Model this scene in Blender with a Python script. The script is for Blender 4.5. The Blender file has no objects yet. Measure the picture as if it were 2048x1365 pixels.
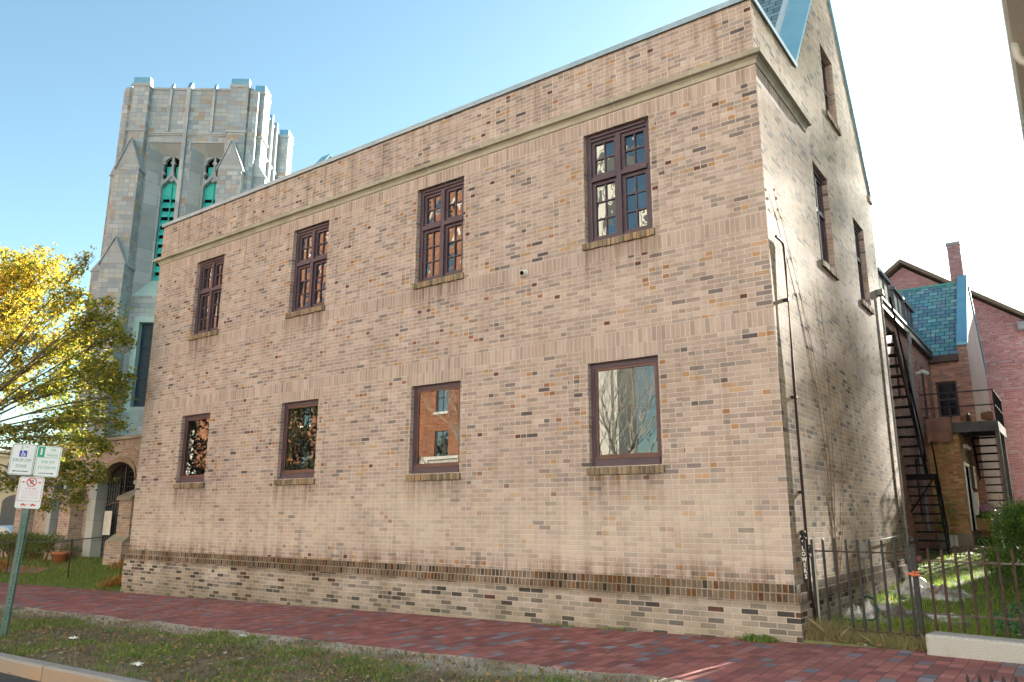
import bpy, bmesh, math, random
from mathutils import Vector, Matrix, noise
R = math.radians
rnd = random.Random(11)
scene = bpy.context.scene
COL = scene.collection
SUN_EL, SUN_AZ = R(18), math.atan2(0.14, 1.0)      # azimuth measured from +y towards +x

# ------------------------------------------------------------------ mesh building
class MB:
    def __init__(s): s.v = []; s.f = []; s.m = []
    def add(s, vs, fs, m=0):
        b = len(s.v); s.v += [tuple(v) for v in vs]
        s.f += [tuple(b + i for i in f) for f in fs]; s.m += [m] * len(fs)
    def quad(s, a, b, c, d, m=0): s.add([a, b, c, d], [(0, 1, 2, 3)], m)
    def box(s, x0, x1, y0, y1, z0, z1, m=0):
        s.add([(x0,y0,z0),(x1,y0,z0),(x1,y1,z0),(x0,y1,z0),(x0,y0,z1),(x1,y0,z1),(x1,y1,z1),(x0,y1,z1)],
              [(3,2,1,0),(4,5,6,7),(0,1,5,4),(1,2,6,5),(2,3,7,6),(3,0,4,7)], m)
    def prism(s, pts, axis, a, b, m=0):
        # pts: 2-D outline; axis 'x': (y,z), 'y': (x,z), 'z': (x,y)
        def P(p, t): return {'x': (t, p[0], p[1]), 'y': (p[0], t, p[1]), 'z': (p[0], p[1], t)}[axis]
        n = len(pts); ar = sum(pts[i][0]*pts[(i+1)%n][1]-pts[(i+1)%n][0]*pts[i][1] for i in range(n))
        if (ar < 0) != (axis == 'y'): pts = pts[::-1]
        vs = [P(p, a) for p in pts] + [P(p, b) for p in pts]
        fs = [tuple(range(n))[::-1], tuple(range(n, 2*n))] + [(i, (i+1) % n, n+(i+1) % n, n+i) for i in range(n)]
        if b < a: fs = [f[::-1] for f in fs]
        s.add(vs, fs, m)
    def tube(s, pts, r, n=6, m=0, cap=True):
        pts = [Vector(p) for p in pts]; k = len(pts)
        rs = r if isinstance(r, (list, tuple)) else [r] * k
        vs = []; up = None
        for i, p in enumerate(pts):
            t = (pts[min(i+1, k-1)] - pts[max(i-1, 0)]).normalized()
            if up is None: up = Vector((0, 0, 1)) if abs(t.z) < .9 else Vector((1, 0, 0))
            a = t.cross(up).normalized(); b = t.cross(a).normalized(); up = -b if False else up
            for j in range(n):
                q = 2*math.pi*(j+.5)/n
                vs.append(p + a*(math.cos(q)*rs[i]) + b*(math.sin(q)*rs[i]))
        fs = [(i*n+j, i*n+(j+1) % n, (i+1)*n+(j+1) % n, (i+1)*n+j) for i in range(k-1) for j in range(n)]
        if cap: fs += [tuple(range(n))[::-1], tuple(range((k-1)*n, k*n))]
        s.add(vs, fs, m)
    def bar(s, a, b, w, h=None, m=0):                # square bar between two points
        s.tube([a, b], (w if h is None else max(w, h)) * .7071, 4, m)
    def lathe(s, prof, c, n=12, m=0):
        vs = [(c[0]+r*math.cos(2*math.pi*j/n), c[1]+r*math.sin(2*math.pi*j/n), c[2]+z) for r, z in prof for j in range(n)]
        k = len(prof)
        fs = [(i*n+j, i*n+(j+1) % n, (i+1)*n+(j+1) % n, (i+1)*n+j) for i in range(k-1) for j in range(n)]
        fs += [tuple(range(n))[::-1], tuple(range((k-1)*n, k*n))]
        s.add(vs, fs, m)
    def build(s, name, mats, parent=None, smooth=False, bevel=0):
        me = bpy.data.meshes.new(name); me.from_pydata(s.v, [], s.f)
        for mt in (mats if isinstance(mats, (list, tuple)) else [mats]): me.materials.append(mt)
        me.polygons.foreach_set('material_index', s.m)
        if smooth: me.polygons.foreach_set('use_smooth', [True]*len(s.f))
        me.update()
        o = bpy.data.objects.new(name, me); COL.objects.link(o)
        if parent: o.parent = parent
        if bevel:
            md = o.modifiers.new('Bevel', 'BEVEL'); md.width = bevel; md.segments = 2; md.limit_method = 'ANGLE'
        return o

def tag(o, label, cat, group=None, kind=None):
    o['label'] = label
    o['category'] = cat
    if group: o['group'] = group
    if kind: o['kind'] = kind
    return o
def empty(name, loc, label, cat, rz=0, group=None):
    o = bpy.data.objects.new(name, None); COL.objects.link(o); o.empty_display_size = .2
    o.location = loc; o.rotation_euler = (0, 0, rz)
    return tag(o, label, cat, group)
def structure(o): o['kind'] = 'structure'; return o
def kids(o): return [c for c in bpy.data.objects if c.parent == o]
def copy_tree(o, parent=None):
    c = o.copy(); COL.objects.link(c)
    if parent: c.parent = parent
    for k in kids(o): copy_tree(k, c)
    return c

# ------------------------------------------------------------------ node helpers
class NT:
    def __init__(s, nt): s.t = nt
    def n(s, typ, out=0, **kw):
        nd = s.t.nodes.new(typ); ins = kw.pop('i', {})
        for k, v in kw.items(): setattr(nd, k, v)
        for k, v in ins.items():
            if hasattr(v, 'is_linked'): s.t.links.new(v, nd.inputs[k])
            else: nd.inputs[k].default_value = v
        return nd if out is None else nd.outputs[out]
    def math(s, op, a, b=0.0, c=None, clamp=False):
        i = {0: a, 1: b}
        if c is not None: i[2] = c
        return s.n('ShaderNodeMath', operation=op, use_clamp=clamp, i=i)
    def mix(s, f, a, b, bt='MIX'):
        nd = s.n('ShaderNodeMix', None, data_type='RGBA', blend_type=bt)
        for k, v in ((0, f), (6, a), (7, b)):
            if hasattr(v, 'is_linked'): s.t.links.new(v, nd.inputs[k])
            else: nd.inputs[k].default_value = v if k == 0 else (tuple(v) + (1,))[:4]
        return nd.outputs[2]
    def ramp(s, f, stops, const=False):
        nd = s.n('ShaderNodeValToRGB', None, i={0: f}); cr = nd.color_ramp
        cr.interpolation = 'CONSTANT' if const else 'LINEAR'
        while len(cr.elements) < len(stops): cr.elements.new(0.5)
        for e, (p, c) in zip(cr.elements, stops): e.position = p; e.color = (tuple(c) + (1,))[:4]
        return nd.outputs[0]
    def map(s, v, a, b, c=0.0, d=1.0, smooth=False):
        return s.n('ShaderNodeMapRange', interpolation_type='SMOOTHSTEP' if smooth else 'LINEAR', i={0: v, 1: a, 2: b, 3: c, 4: d})
    def noise(s, scale, detail=3, vec=None, rough=.55, dist=0.0, out=0):
        i = {'Scale': scale, 'Detail': detail, 'Roughness': rough, 'Distortion': dist}
        if vec is not None: i['Vector'] = vec
        return s.n('ShaderNodeTexNoise', out, i=i)
    def pos(s): return s.n('ShaderNodeTexCoord', 3)
    def xyz(s, v): nd = s.n('ShaderNodeSeparateXYZ', None, i={0: v}); return nd.outputs
    def comb(s, x=0.0, y=0.0, z=0.0): return s.n('ShaderNodeCombineXYZ', i={0: x, 1: y, 2: z})

def newmat(name, rough=.7, metal=0.0, spec=.3):
    m = bpy.data.materials.new(name); m.use_nodes = True
    t = NT(m.node_tree); b = m.node_tree.nodes['Principled BSDF']
    b.inputs['Roughness'].default_value = rough; b.inputs['Metallic'].default_value = metal
    b.inputs['Specular IOR Level'].default_value = spec
    return m, t, b
def setcol(t, b, c):
    if hasattr(c, 'is_linked'): t.t.links.new(c, b.inputs['Base Color'])
    else: b.inputs['Base Color'].default_value = tuple(c) + (1,)
def bump(t, b, h, strength=.4, dist=.01):
    t.t.links.new(t.n('ShaderNodeBump', i={'Strength': strength, 'Distance': dist, 'Height': h}), b.inputs['Normal'])
def simple(name, c, c2=None, scale=6.0, rough=.7, metal=0.0, spec=.3, bs=0.0, bscale=None, bd=.01, detail=4):
    m, t, b = newmat(name, rough, metal, spec)
    if c2:
        v = t.noise(scale, detail, t.pos(), .6)
        setcol(t, b, t.mix(t.map(v, .35, .65), c, c2))
    else: setcol(t, b, c)
    if bs: bump(t, b, t.noise(bscale or scale*4, 4, t.pos()), bs, bd)
    return m

# one shared group that lays out bricks in rows: per-brick random values and a joint mask
def brick_group():
    g = bpy.data.node_groups.new('BrickCells', 'ShaderNodeTree')
    for nm, d in (('U', 0), ('V', 0), ('Width', .213), ('Height', .0677), ('Joint', .011), ('Split', .15), ('Offset', .5), ('Seed', 0)):
        sk = g.interface.new_socket(nm, in_out='INPUT', socket_type='NodeSocketFloat'); sk.default_value = d
    for nm in ('Random', 'Tint', 'Mask', 'Halved'):
        g.interface.new_socket(nm, in_out='OUTPUT', socket_type='NodeSocketFloat')
    t = NT(g); gi = t.n('NodeGroupInput', None).outputs; go = t.n('NodeGroupOutput', None)
    vr = t.math('DIVIDE', gi['V'], gi['Height']); row = t.math('FLOOR', vr); fv = t.math('FRACT', vr)
    jit = t.math('MULTIPLY', t.n('ShaderNodeTexWhiteNoise', 0, noise_dimensions='2D', i={'Vector': t.comb(row, 3.3)}), .12)
    off = t.math('ADD', t.math('MULTIPLY', t.math('FLOORED_MODULO', row, 2.0), gi['Offset']), t.math('MULTIPLY', jit, gi['Offset']))
    ur = t.math('ADD', t.math('DIVIDE', gi['U'], gi['Width']), off); col = t.math('FLOOR', ur); fu = t.math('FRACT', ur)
    wn = t.n('ShaderNodeTexWhiteNoise', 0, noise_dimensions='3D', i={'Vector': t.comb(col, row, t.math('ADD', gi['Seed'], 7.7))})
    sp = t.math('LESS_THAN', wn, gi['Split'])
    f2 = t.math('MULTIPLY', fu, t.math('ADD', sp, 1.0)); half = t.math('FLOOR', f2); f3 = t.math('FRACT', f2)
    wd = t.math('DIVIDE', gi['Width'], t.math('ADD', sp, 1.0))
    w2 = t.n('ShaderNodeTexWhiteNoise', None, noise_dimensions='3D', i={'Vector': t.comb(t.math('ADD', col, t.math('MULTIPLY', half, .37)), row, gi['Seed'])})
    du = t.math('MULTIPLY', t.math('MINIMUM', f3, t.math('SUBTRACT', 1.0, f3)), wd)
    dv = t.math('MULTIPLY', t.math('MINIMUM', fv, t.math('SUBTRACT', 1.0, fv)), gi['Height'])
    d = t.math('MINIMUM', du, dv); hj = t.math('MULTIPLY', gi['Joint'], .5)
    mask = t.n('ShaderNodeMapRange', interpolation_type='SMOOTHSTEP', i={0: d, 1: t.math('MULTIPLY', hj, .75), 2: t.math('MULTIPLY', hj, 1.35), 3: 1.0, 4: 0.0})
    sc = t.n('ShaderNodeSeparateColor', None, i={0: w2.outputs[1]})
    for k, v in (('Random', w2.outputs[0]), ('Tint', sc.outputs[1]), ('Mask', mask), ('Halved', sp)): t.t.links.new(v, go.inputs[k])
    return g
BRICK = brick_group()

def wall_uv(t):
    tc = t.n('ShaderNodeTexCoord', None); p = t.xyz(tc.outputs['Object']); nn = t.xyz(tc.outputs['Normal'])
    ax = t.math('GREATER_THAN', t.math('ABSOLUTE', nn[0]), .5); az = t.math('GREATER_THAN', t.math('ABSOLUTE', nn[2]), .75)
    u = t.n('ShaderNodeMix', data_type='FLOAT', i={0: ax, 2: p[0], 3: p[1]})
    v = t.n('ShaderNodeMix', data_type='FLOAT', i={0: az, 2: p[2], 3: p[1]})
    return u, v, p, tc.outputs['Object']

def brick_mat(name, pal, mortar, hdr=None, w=.2133, h=.0677, joint=.0115, split=.15, off=.5, soldier=None, floor=False,
              rough=.85, bstr=.7, fade=.26, stain=None, seed=0, warp=0.0, coarse=.8):
    m, t, b = newmat(name, rough, 0, .08)
    u, v, p, ob = wall_uv(t)
    if floor: u, v = p[1], p[0]
    if soldier is not None: u, v = t.math('SUBTRACT', p[2], soldier), u
    if warp:
        wv = t.n('ShaderNodeSeparateColor', None, i={0: t.noise(2.5, 2, ob, out=1)})
        u = t.math('ADD', u, t.math('MULTIPLY', t.math('SUBTRACT', wv.outputs[0], .5), warp))
        v = t.math('ADD', v, t.math('MULTIPLY', t.math('SUBTRACT', wv.outputs[1], .5), warp))
    g = t.n('ShaderNodeGroup', None, node_tree=BRICK, i={})
    for k, val in (('U', u), ('V', v), ('Width', w), ('Height', h), ('Joint', joint), ('Split', split), ('Offset', off), ('Seed', float(seed))):
        if hasattr(val, 'is_linked'): t.t.links.new(val, g.inputs[k])
        else: g.inputs[k].default_value = val
    o = g.outputs
    c = t.ramp(o['Random'], pal, True)
    if hdr: c = t.mix(o['Halved'], c, t.ramp(o['Random'], hdr, True))
    fine = t.noise(38, 3, ob, .65)
    c = t.mix(1.0, c, t.ramp(fine, [(0, (.72,)*3), (.5, (1, 1, 1)), (1, (1.22,)*3)]), 'MULTIPLY')
    tv = t.map(o['Tint'], 0, 1, 1-.5*fade, 1+.5*fade)
    c = t.mix(1.0, c, t.comb(tv, tv, tv), 'MULTIPLY')
    big = t.noise(coarse, 4, ob, .6)
    mcol = t.mix(t.map(fine, .3, .7), mortar, tuple(x*.78 for x in mortar))
    c = t.mix(o['Mask'], c, mcol)
    c = t.mix(1.0, c, t.ramp(big, [(.25, (.86, .85, .84)), (.6, (1.06, 1.05, 1.04))]), 'MULTIPLY')
    if stain: c = stain(t, c, p, ob)
    setcol(t, b, c)
    hgt = t.math('SUBTRACT', t.math('MULTIPLY', fine, .25), o['Mask'])
    bump(t, b, hgt, bstr, .006)
    return m

def pal(*items):
    # (weight, colour) list -> constant ramp stops
    tot = sum(w for w, _ in items); a = 0; out = []
    for w, c in items: out.append((a/tot, c)); a += w
    return out

# ------------------------------------------------------------------ materials
TAN = pal((26, (0.399,0.307,0.267)), (22, (0.375,0.283,0.243)), (18, (0.348,0.269,0.239)), (11, (0.418,0.331,0.298)), (13, (0.310,0.244,0.221)), (6.5, (0.259,0.210,0.195)), (2, (0.384,0.256,0.169)), (2.2, (0.183,0.150,0.146)), (.8, (0.103,0.085,0.089)))
TANH = pal((24, (0.389,0.299,0.258)), (20, (0.348,0.269,0.233)), (6.5, (0.357,0.203,0.109)), (3, (0.262,0.126,0.075)), (10, (0.248,0.203,0.188)), (3, (0.132,0.108,0.107)), (8, (0.413,0.319,0.279)), (1.5, (0.113,0.049,0.045)))
MORTAR = (.56,.475,.415)
def stain_front(t, c, p, ob):
    z = p[2]
    # pale salt bloom on the courses between the plinth and the lower sills
    big = t.noise(.9, 5, ob, .62)
    bl = t.math('MULTIPLY', t.map(z, .62, 1.0, smooth=True), t.map(z, 1.55, 2.2, 1, 0, smooth=True))
    bl = t.math('MULTIPLY', bl, t.map(big, .38, .62, .15, .62))
    c = t.mix(bl, c, (.55,.465,.39))
    # rain streaks: noise squeezed along z
    vec = t.comb(t.math('MULTIPLY', p[0], 5.0), t.math('MULTIPLY', p[1], 5.0), t.math('MULTIPLY', z, .35))
    st = t.noise(1.6, 4, vec, .65)
    top = t.math('MULTIPLY', t.map(z, 6.6, 7.5, 0, 1), t.map(st, .45, .7, 0, .5))
    c = t.mix(top, c, (.5,.46,.42), 'MULTIPLY')
    low = t.math('MULTIPLY', t.map(z, .55, .0, 0, 1), t.map(st, .35, .65, .05, .55))
    c = t.mix(low, c, (.45,.42,.35), 'MULTIPLY')
    # dirty runs under the brick sills
    wx_ = t.math('ABSOLUTE', t.math('SUBTRACT', t.math('FRACT', t.math('ADD', t.math('DIVIDE', t.math('ADD', p[0], 2.185), 3.54), .5)), .5))
    near = t.map(wx_, .150, .205, 1, 0, True)
    lowr = t.math('MULTIPLY', t.map(z, 1.45, 1.97, 0, 1), t.math('LESS_THAN', z, 1.99)); uppr = t.math('MULTIPLY', t.map(z, 4.75, 5.33, 0, 1), t.math('MULTIPLY', t.math('LESS_THAN', z, 5.35), t.math('GREATER_THAN', z, 4.5)))
    run = t.math('MULTIPLY', t.math('MULTIPLY', near, t.math('ADD', lowr, uppr)), t.map(st, .36, .6, .12, .85))
    c = t.mix(run, c, (.44,.41,.37), 'MULTIPLY')
    soot = t.math('MULTIPLY', t.map(z, .95, .66, 0, 1, True), t.map(st, .42, .62, 0, .75))
    c = t.mix(soot, c, (.52,.48,.42), 'MULTIPLY')
    all_ = t.map(st, .48, .70, 0, .38)
    return t.mix(all_, c, (.58,.55,.50), 'MULTIPLY')
def stain_plinth(t, c, p, ob):
    st = t.noise(1.1, 5, ob, .65)
    band = t.math('MULTIPLY', t.map(p[2], .34, .42, 0, 1, True), t.map(st, .30, .55, .25, .8))
    c = t.mix(band, c, (.46,.42,.36), 'MULTIPLY')
    c = t.mix(t.map(st, .36, .62, .0, .7), c, (.60,.56,.49), 'MULTIPLY')
    return t.mix(t.math('MULTIPLY', t.map(p[2], .22, -.3, 0, 1), .45), c, (.13,.12,.075))
M = {}
M['wall'] = brick_mat('tan brick', TAN, MORTAR, TANH, split=.17, stain=stain_front)
M['jamb'] = brick_mat('tan jamb brick', TAN, MORTAR, TANH, split=.62, stain=stain_front, seed=3)
SIDE = pal((24, (.385,.30,.22)), (20, (.36,.275,.20)), (16, (.33,.26,.195)), (10, (.40,.32,.245)), (11, (.29,.235,.185)), (8, (.22,.185,.155)), (2, (.37,.25,.14)), (7, (.15,.13,.115)), (3, (.085,.075,.07)))
def stain_side(t, c, p, ob):
    st = t.noise(1.5, 4, t.comb(t.math('MULTIPLY', p[1], 4.5), 2.0, t.math('MULTIPLY', p[2], .3)), .65)
    c = t.mix(t.map(st, .45, .68, 0, .6), c, (.6,.56,.5), 'MULTIPLY')
    pt = t.noise(.8, 4, ob, .6)
    return t.mix(t.map(pt, .52, .66, 0, .45), c, (.6,.57,.53), 'MULTIPLY')
M['side'] = brick_mat('side wall brick', SIDE, (.52,.44,.36), TANH, split=.14, stain=stain_side, seed=17)
for k, z0 in (('band_low', 3.80), ('band_mid', 5.12), ('band_top', 7.255), ('lintel', 3.60)):
    M[k] = brick_mat('soldier brick ' + k.split('_')[0], [(p_, c_) for p_, c_ in pal((26, TAN[0][1]), (22, TAN[1][1]), (16, TAN[2][1]), (10, TAN[3][1]), (5, TAN[4][1]))], MORTAR, w=.215, h=.071, split=0, off=0, soldier=z0, stain=stain_front, fade=.22, seed=len(M))
DARK_TAN = pal((22, (0.387,0.333,0.284)), (16, (0.337,0.290,0.247)), (12, (0.261,0.231,0.204)), (8, (0.162,0.146,0.137)), (9, (0.072,0.068,0.067)), (3, (0.405,0.337,0.280)), (2, (0.108,0.056,0.048)))
ROW = pal((20, (0.280,0.216,0.166)), (14, (0.238,0.188,0.150)), (12, (0.173,0.137,0.112)), (6, (0.247,0.135,0.067)), (4, (0.173,0.076,0.042)), (8, (0.082,0.071,0.067)))
M['plinth'] = brick_mat('tan plinth brick', DARK_TAN, MORTAR, split=.04, stain=stain_plinth, seed=5)
M['rowlock1'] = brick_mat('plinth rowlock', ROW, MORTAR, w=.105, h=.071, split=0, off=0, soldier=.535, stain=stain_plinth, seed=6)
M['rowlock2'] = brick_mat('plinth rowlock lower', ROW, MORTAR, w=.105, h=.071, split=0, off=0, soldier=.43, stain=stain_plinth, seed=7)
M['sillbrick'] = brick_mat('sill rowlock', pal((10, (.27,.2,.13)), (10, (.2,.15,.1)), (6, (.14,.11,.08)), (5, (.33,.21,.11))), (.26,.21,.16), w=.3, h=.071, split=0, off=0, soldier=-50.0, seed=8, bstr=.9)
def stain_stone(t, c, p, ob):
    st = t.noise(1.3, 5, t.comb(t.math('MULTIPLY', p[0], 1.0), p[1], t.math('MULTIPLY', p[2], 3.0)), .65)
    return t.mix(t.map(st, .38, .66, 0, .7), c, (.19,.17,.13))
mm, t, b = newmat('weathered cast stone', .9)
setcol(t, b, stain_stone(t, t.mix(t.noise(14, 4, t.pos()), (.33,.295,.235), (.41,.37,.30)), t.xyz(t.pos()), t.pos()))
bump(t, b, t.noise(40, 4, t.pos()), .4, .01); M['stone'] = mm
M['lead'] = simple('lead grey coping metal', (.24,.31,.35), (.32,.38,.41), 3, .45, .5, .4, .1, 12)
M['bluelead'] = simple('blue grey sheet metal', (.14,.33,.44), (.19,.39,.50), 1.5, .5, .3, .4, .08, 10)
# paint with flaking chips
mm, t, b = newmat('plum brown window paint', .5, 0, .4)
ch = t.noise(55, 3, t.pos(), .7); bw = t.noise(3, 3, t.pos())
c = t.mix(t.map(bw, .35, .65), (.055,.033,.046), (.078,.046,.058))
c = t.mix(t.map(ch, .69, .72), c, (.42,.40,.38)); setcol(t, b, c); bump(t, b, ch, .25, .004); M['frame'] = mm
M['frame2'] = simple('red brown window paint', (.085,.034,.028), (.115,.048,.036), 5, .45, 0, .4, .15, 30)

def glass_mat(name, inner, ior=2.1, wav=0.0, wscale=2.0, through=.0, tint=(.9, .95, 1)):
    m = bpy.data.materials.new(name); m.use_nodes = True; t = NT(m.node_tree); nt = m.node_tree
    nt.nodes.remove(nt.nodes['Principled BSDF']); out = [n for n in nt.nodes if n.type == 'OUTPUT_MATERIAL'][0]
    nrm = None
    if wav:
        nrm = t.n('ShaderNodeBump', i={'Strength': 1.0, 'Distance': wav, 'Height': t.noise(wscale, 2, t.pos(), .45)})
    gi = {'Roughness': 0.0, 'Color': tint + (1,)}
    if nrm is not None: gi['Normal'] = nrm
    gl = t.n('ShaderNodeBsdfAnisotropic' if False else 'ShaderNodeBsdfGlossy', i=gi)
    df = t.n('ShaderNodeBsdfDiffuse', i={'Color': t.mix(t.noise(2.2, 4, t.pos()), inner, tuple(x*.45 for x in inner))})
    if through:
        df = t.n('ShaderNodeMixShader', i={0: through, 1: df, 2: t.n('ShaderNodeBsdfTransparent', i={0: (.8,.85,.85,1)})})
    fr = t.n('ShaderNodeFresnel', i={'IOR': ior})
    nt.links.new(t.n('ShaderNodeMixShader', i={0: fr, 1: df, 2: gl}), out.inputs[0])
    return m
M['glass_old'] = glass_mat('old wavy window glass', (.014,.022,.028), 2.1, .007, 2.6)
M['glass'] = glass_mat('storm window glass', (.012,.014,.016), 2.0, .0006, 1.2, through=.85)
M['glass_plain'] = glass_mat('dark window glass', (.018,.022,.028), 1.8, .002, 2.0)
M['dark'] = simple('dark interior', (.010,.010,.011), rough=.95, spec=.0)
M['inner'] = simple('inner sash paint', (.05,.03,.026), rough=.7)
M['leaded'] = simple('leaded inner glass', (.014,.022,.024), (.022,.032,.034), 14, .35, 0, .4)
SLATE = pal((10, (0.094,0.169,0.225)), (10, (0.125,0.206,0.256)), (8, (0.075,0.138,0.194)), (5, (0.163,0.250,0.288)), (4, (0.094,0.131,0.188)))
SLATE2 = pal((10, (0.111,0.258,0.291)), (10, (0.155,0.307,0.323)), (8, (0.111,0.218,0.275)), (5, (0.211,0.379,0.379)), (4, (0.166,0.226,0.307)))
M['slate'] = brick_mat('blue slate', SLATE, (.02,.035,.05), w=.30, h=.15, joint=.018, split=0, seed=2, bstr=.9)
M['slate2'] = brick_mat('green slate', SLATE2, (.025,.05,.06), w=.27, h=.155, joint=.018, split=.1, seed=4, bstr=.9, fade=.25)
M['iron'] = simple('black iron', (.014,.014,.017), (.028,.024,.024), 20, .6, .0, .35, .2, 60)
M['stairiron'] = simple('flat black stair paint', (.012,.012,.013), (.022,.02,.02), 8, .95, 0, .0)
M['rust'] = simple('rusty iron', (.025,.02,.02), (.07,.034,.024), 9, .7, .3, .3, .3, 50)
M['pipe'] = simple('rusty dark pipe', (.02,.010,.009), (.045,.018,.012), 8, .6, .3)
M['greypipe'] = simple('grey painted pipe', (.20,.20,.19), (.27,.26,.24), 6, .7, 0, .1)
M['white'] = simple('white paint', (.72,.71,.68), (.62,.60,.56), 5, .55)

# ------------------------------------------------------------------ camera
cam = bpy.data.cameras.new('Camera'); co = bpy.data.objects.new('Camera', cam); COL.objects.link(co)
cam.sensor_width = 36; cam.lens = 26.868; cam.clip_end = 3000; cam.clip_start = .05
co.matrix_world = Matrix(((.80876591,.12859904,.57389894,2.83959),(.58812611,-.18069286,-.78832593,-9.56500),(.00232148,.97509609,-.22177067,1.43143),(0,0,0,1)))
scene.camera = co

# ------------------------------------------------------------------ ground heights
def H(x):                      # the street falls gently to the left
    return .0205 * max(-45, min(10, x))
def lawnH(x, y):               # grass left of the hall rises to the porch
    return H(x) + (.15 - H(x)) * max(0, min(1, y / 2.3)) ** 1.1 + .0
def yardH(x, y): return .03 + .036 * max(0, min(y, 16)) + .02 * noise.noise((x*1.3, y*1.3, 0))

def sheet(name, xs, ys, hf, mat, kind='structure', drop=None):
    mb = MB(); nx = len(xs)
    vs = [(x, y, hf(x, y)) for y in ys for x in xs]
    fs = [(j*nx+i, j*nx+i+1, (j+1)*nx+i+1, (j+1)*nx+i) for j in range(len(ys)-1) for i in range(nx-1)]
    mb.add(vs, fs)
    o = mb.build(name, mat); o['kind'] = kind; return o
def span(a, b, n): return [a + (b-a)*i/n for i in range(n+1)]

# ground
M['earth'] = simple('bare ground', (.10,.085,.06), (.065,.07,.04), .4, .95, bs=.3, bscale=8)
XG = [-600,-300,-120,-80,-60] + span(-45, 10, 11) + [30, 60, 120, 300, 600]
sheet('ground', XG, [-600,-200,-90,-60,-28.2,-20,0,20,60,200,600], lambda x, y: H(x) - .30, M['earth'])
mm, t, b = newmat('asphalt', .9)
n1 = t.noise(90, 3, t.pos(), .7); n2 = t.noise(.7, 4, t.pos())
c = t.mix(n1, (.035,.036,.04), (.075,.075,.08)); c = t.mix(t.map(n2, .4, .7, 0, .5), c, (.085,.083,.082)); setcol(t, b, c); bump(t, b, n1, .5, .006)
sheet('road', XG, [-15.5,-13,-10,-7.5,-5.50], lambda x, y: H(x) - .155 + .01*min(3, abs(y+5.4)), mm)
# sidewalk of red and blue-grey bricks
PAVE = pal((20, (0.329,0.127,0.116)), (18, (0.282,0.112,0.106)), (16, (0.372,0.157,0.140)), (8, (0.238,0.102,0.103)), (4.5, (0.193,0.187,0.224)), (3, (0.260,0.249,0.282)), (3, (0.351,0.180,0.180)))
def stain_pave(t, c, p, ob):
    a = t.noise(.55, 4, ob, .6)
    c = t.mix(t.map(a, .42, .68, 0, .35), c, (.14,.085,.08))
    vec = t.comb(t.math('MULTIPLY', p[0], 1.2), t.math('MULTIPLY', p[1], 5.0), 0.0)
    ch = t.noise(2.2, 5, vec, .7)
    reg = t.math('MULTIPLY', t.map(p[0], -12.8, -11.2, 0, 1, True), t.map(p[0], -6.0, -8.6, 0, 1, True))
    c = t.mix(t.math('MULTIPLY', t.map(ch, .56, .68, 0, .75), reg), c, (.42,.38,.38))
    return c
M['pave'] = brick_mat('paving brick', PAVE, (.13,.085,.075), w=.205, h=.135, joint=.008, split=0, off=.5, floor=True, rough=.8, bstr=.5, fade=.35, stain=stain_pave, warp=.035, coarse=.9)
def walk_h(x, y): return H(x) + .012*noise.noise((x*.9, y*.9, 3)) + .004*noise.noise((x*3, y*3, 8)) - .03*max(0, -y-.2)/2.6*0
sheet('sidewalk', [-80,-60,-50,-40]+span(-32, 9, 164), [-2.786]+span(-2.78, .12, 15), lambda x, y: walk_h(x, y)-(.12 if y < -2.783 else 0), M['pave'])
sheet('sidewalk', XG, [-19,-17,-15.6], lambda x, y: H(x) - .02, M['pave'])
# verge between sidewalk and kerb
mm, t, b = newmat('worn verge soil', .95)
p = t.xyz(t.pos()); n1 = t.noise(30, 4, t.pos(), .7); n2 = t.noise(1.6, 5, t.pos(), .62)
c = t.mix(n1, (.12,.097,.066), (.25,.205,.145)); c = t.mix(t.map(n2, .45, .6, 0, .7), c   , (.085,.09,.04))
edge = t.math('MULTIPLY', t.map(p[1], -3.75, -3.1, 0, 1, True), t.map(t.noise(.95, 5, t.pos(), .6), .40, .52, .15, 1))
c = t.mix(edge, c, t.mix(n1, (.32,.285,.235), (.47,.43,.36))); setcol(t, b, c); bump(t, b, n1, .8, .02)
def verge_h(x, y): return H(x) - .012 + .012*max(0, min(1, (y+3.0)*5)) + .03*noise.noise((x*1.1, y*1.4, 5)) + .012*noise.noise((x*5, y*5, 1)) - .02*max(0, min(1, (-y-5.1)*5))
sheet('verge', [-80,-60,-45,-32]+span(-26, 6, 200), [-5.36]+span(-5.3, -2.80, 24)+[-2.775], verge_h, mm)
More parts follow.
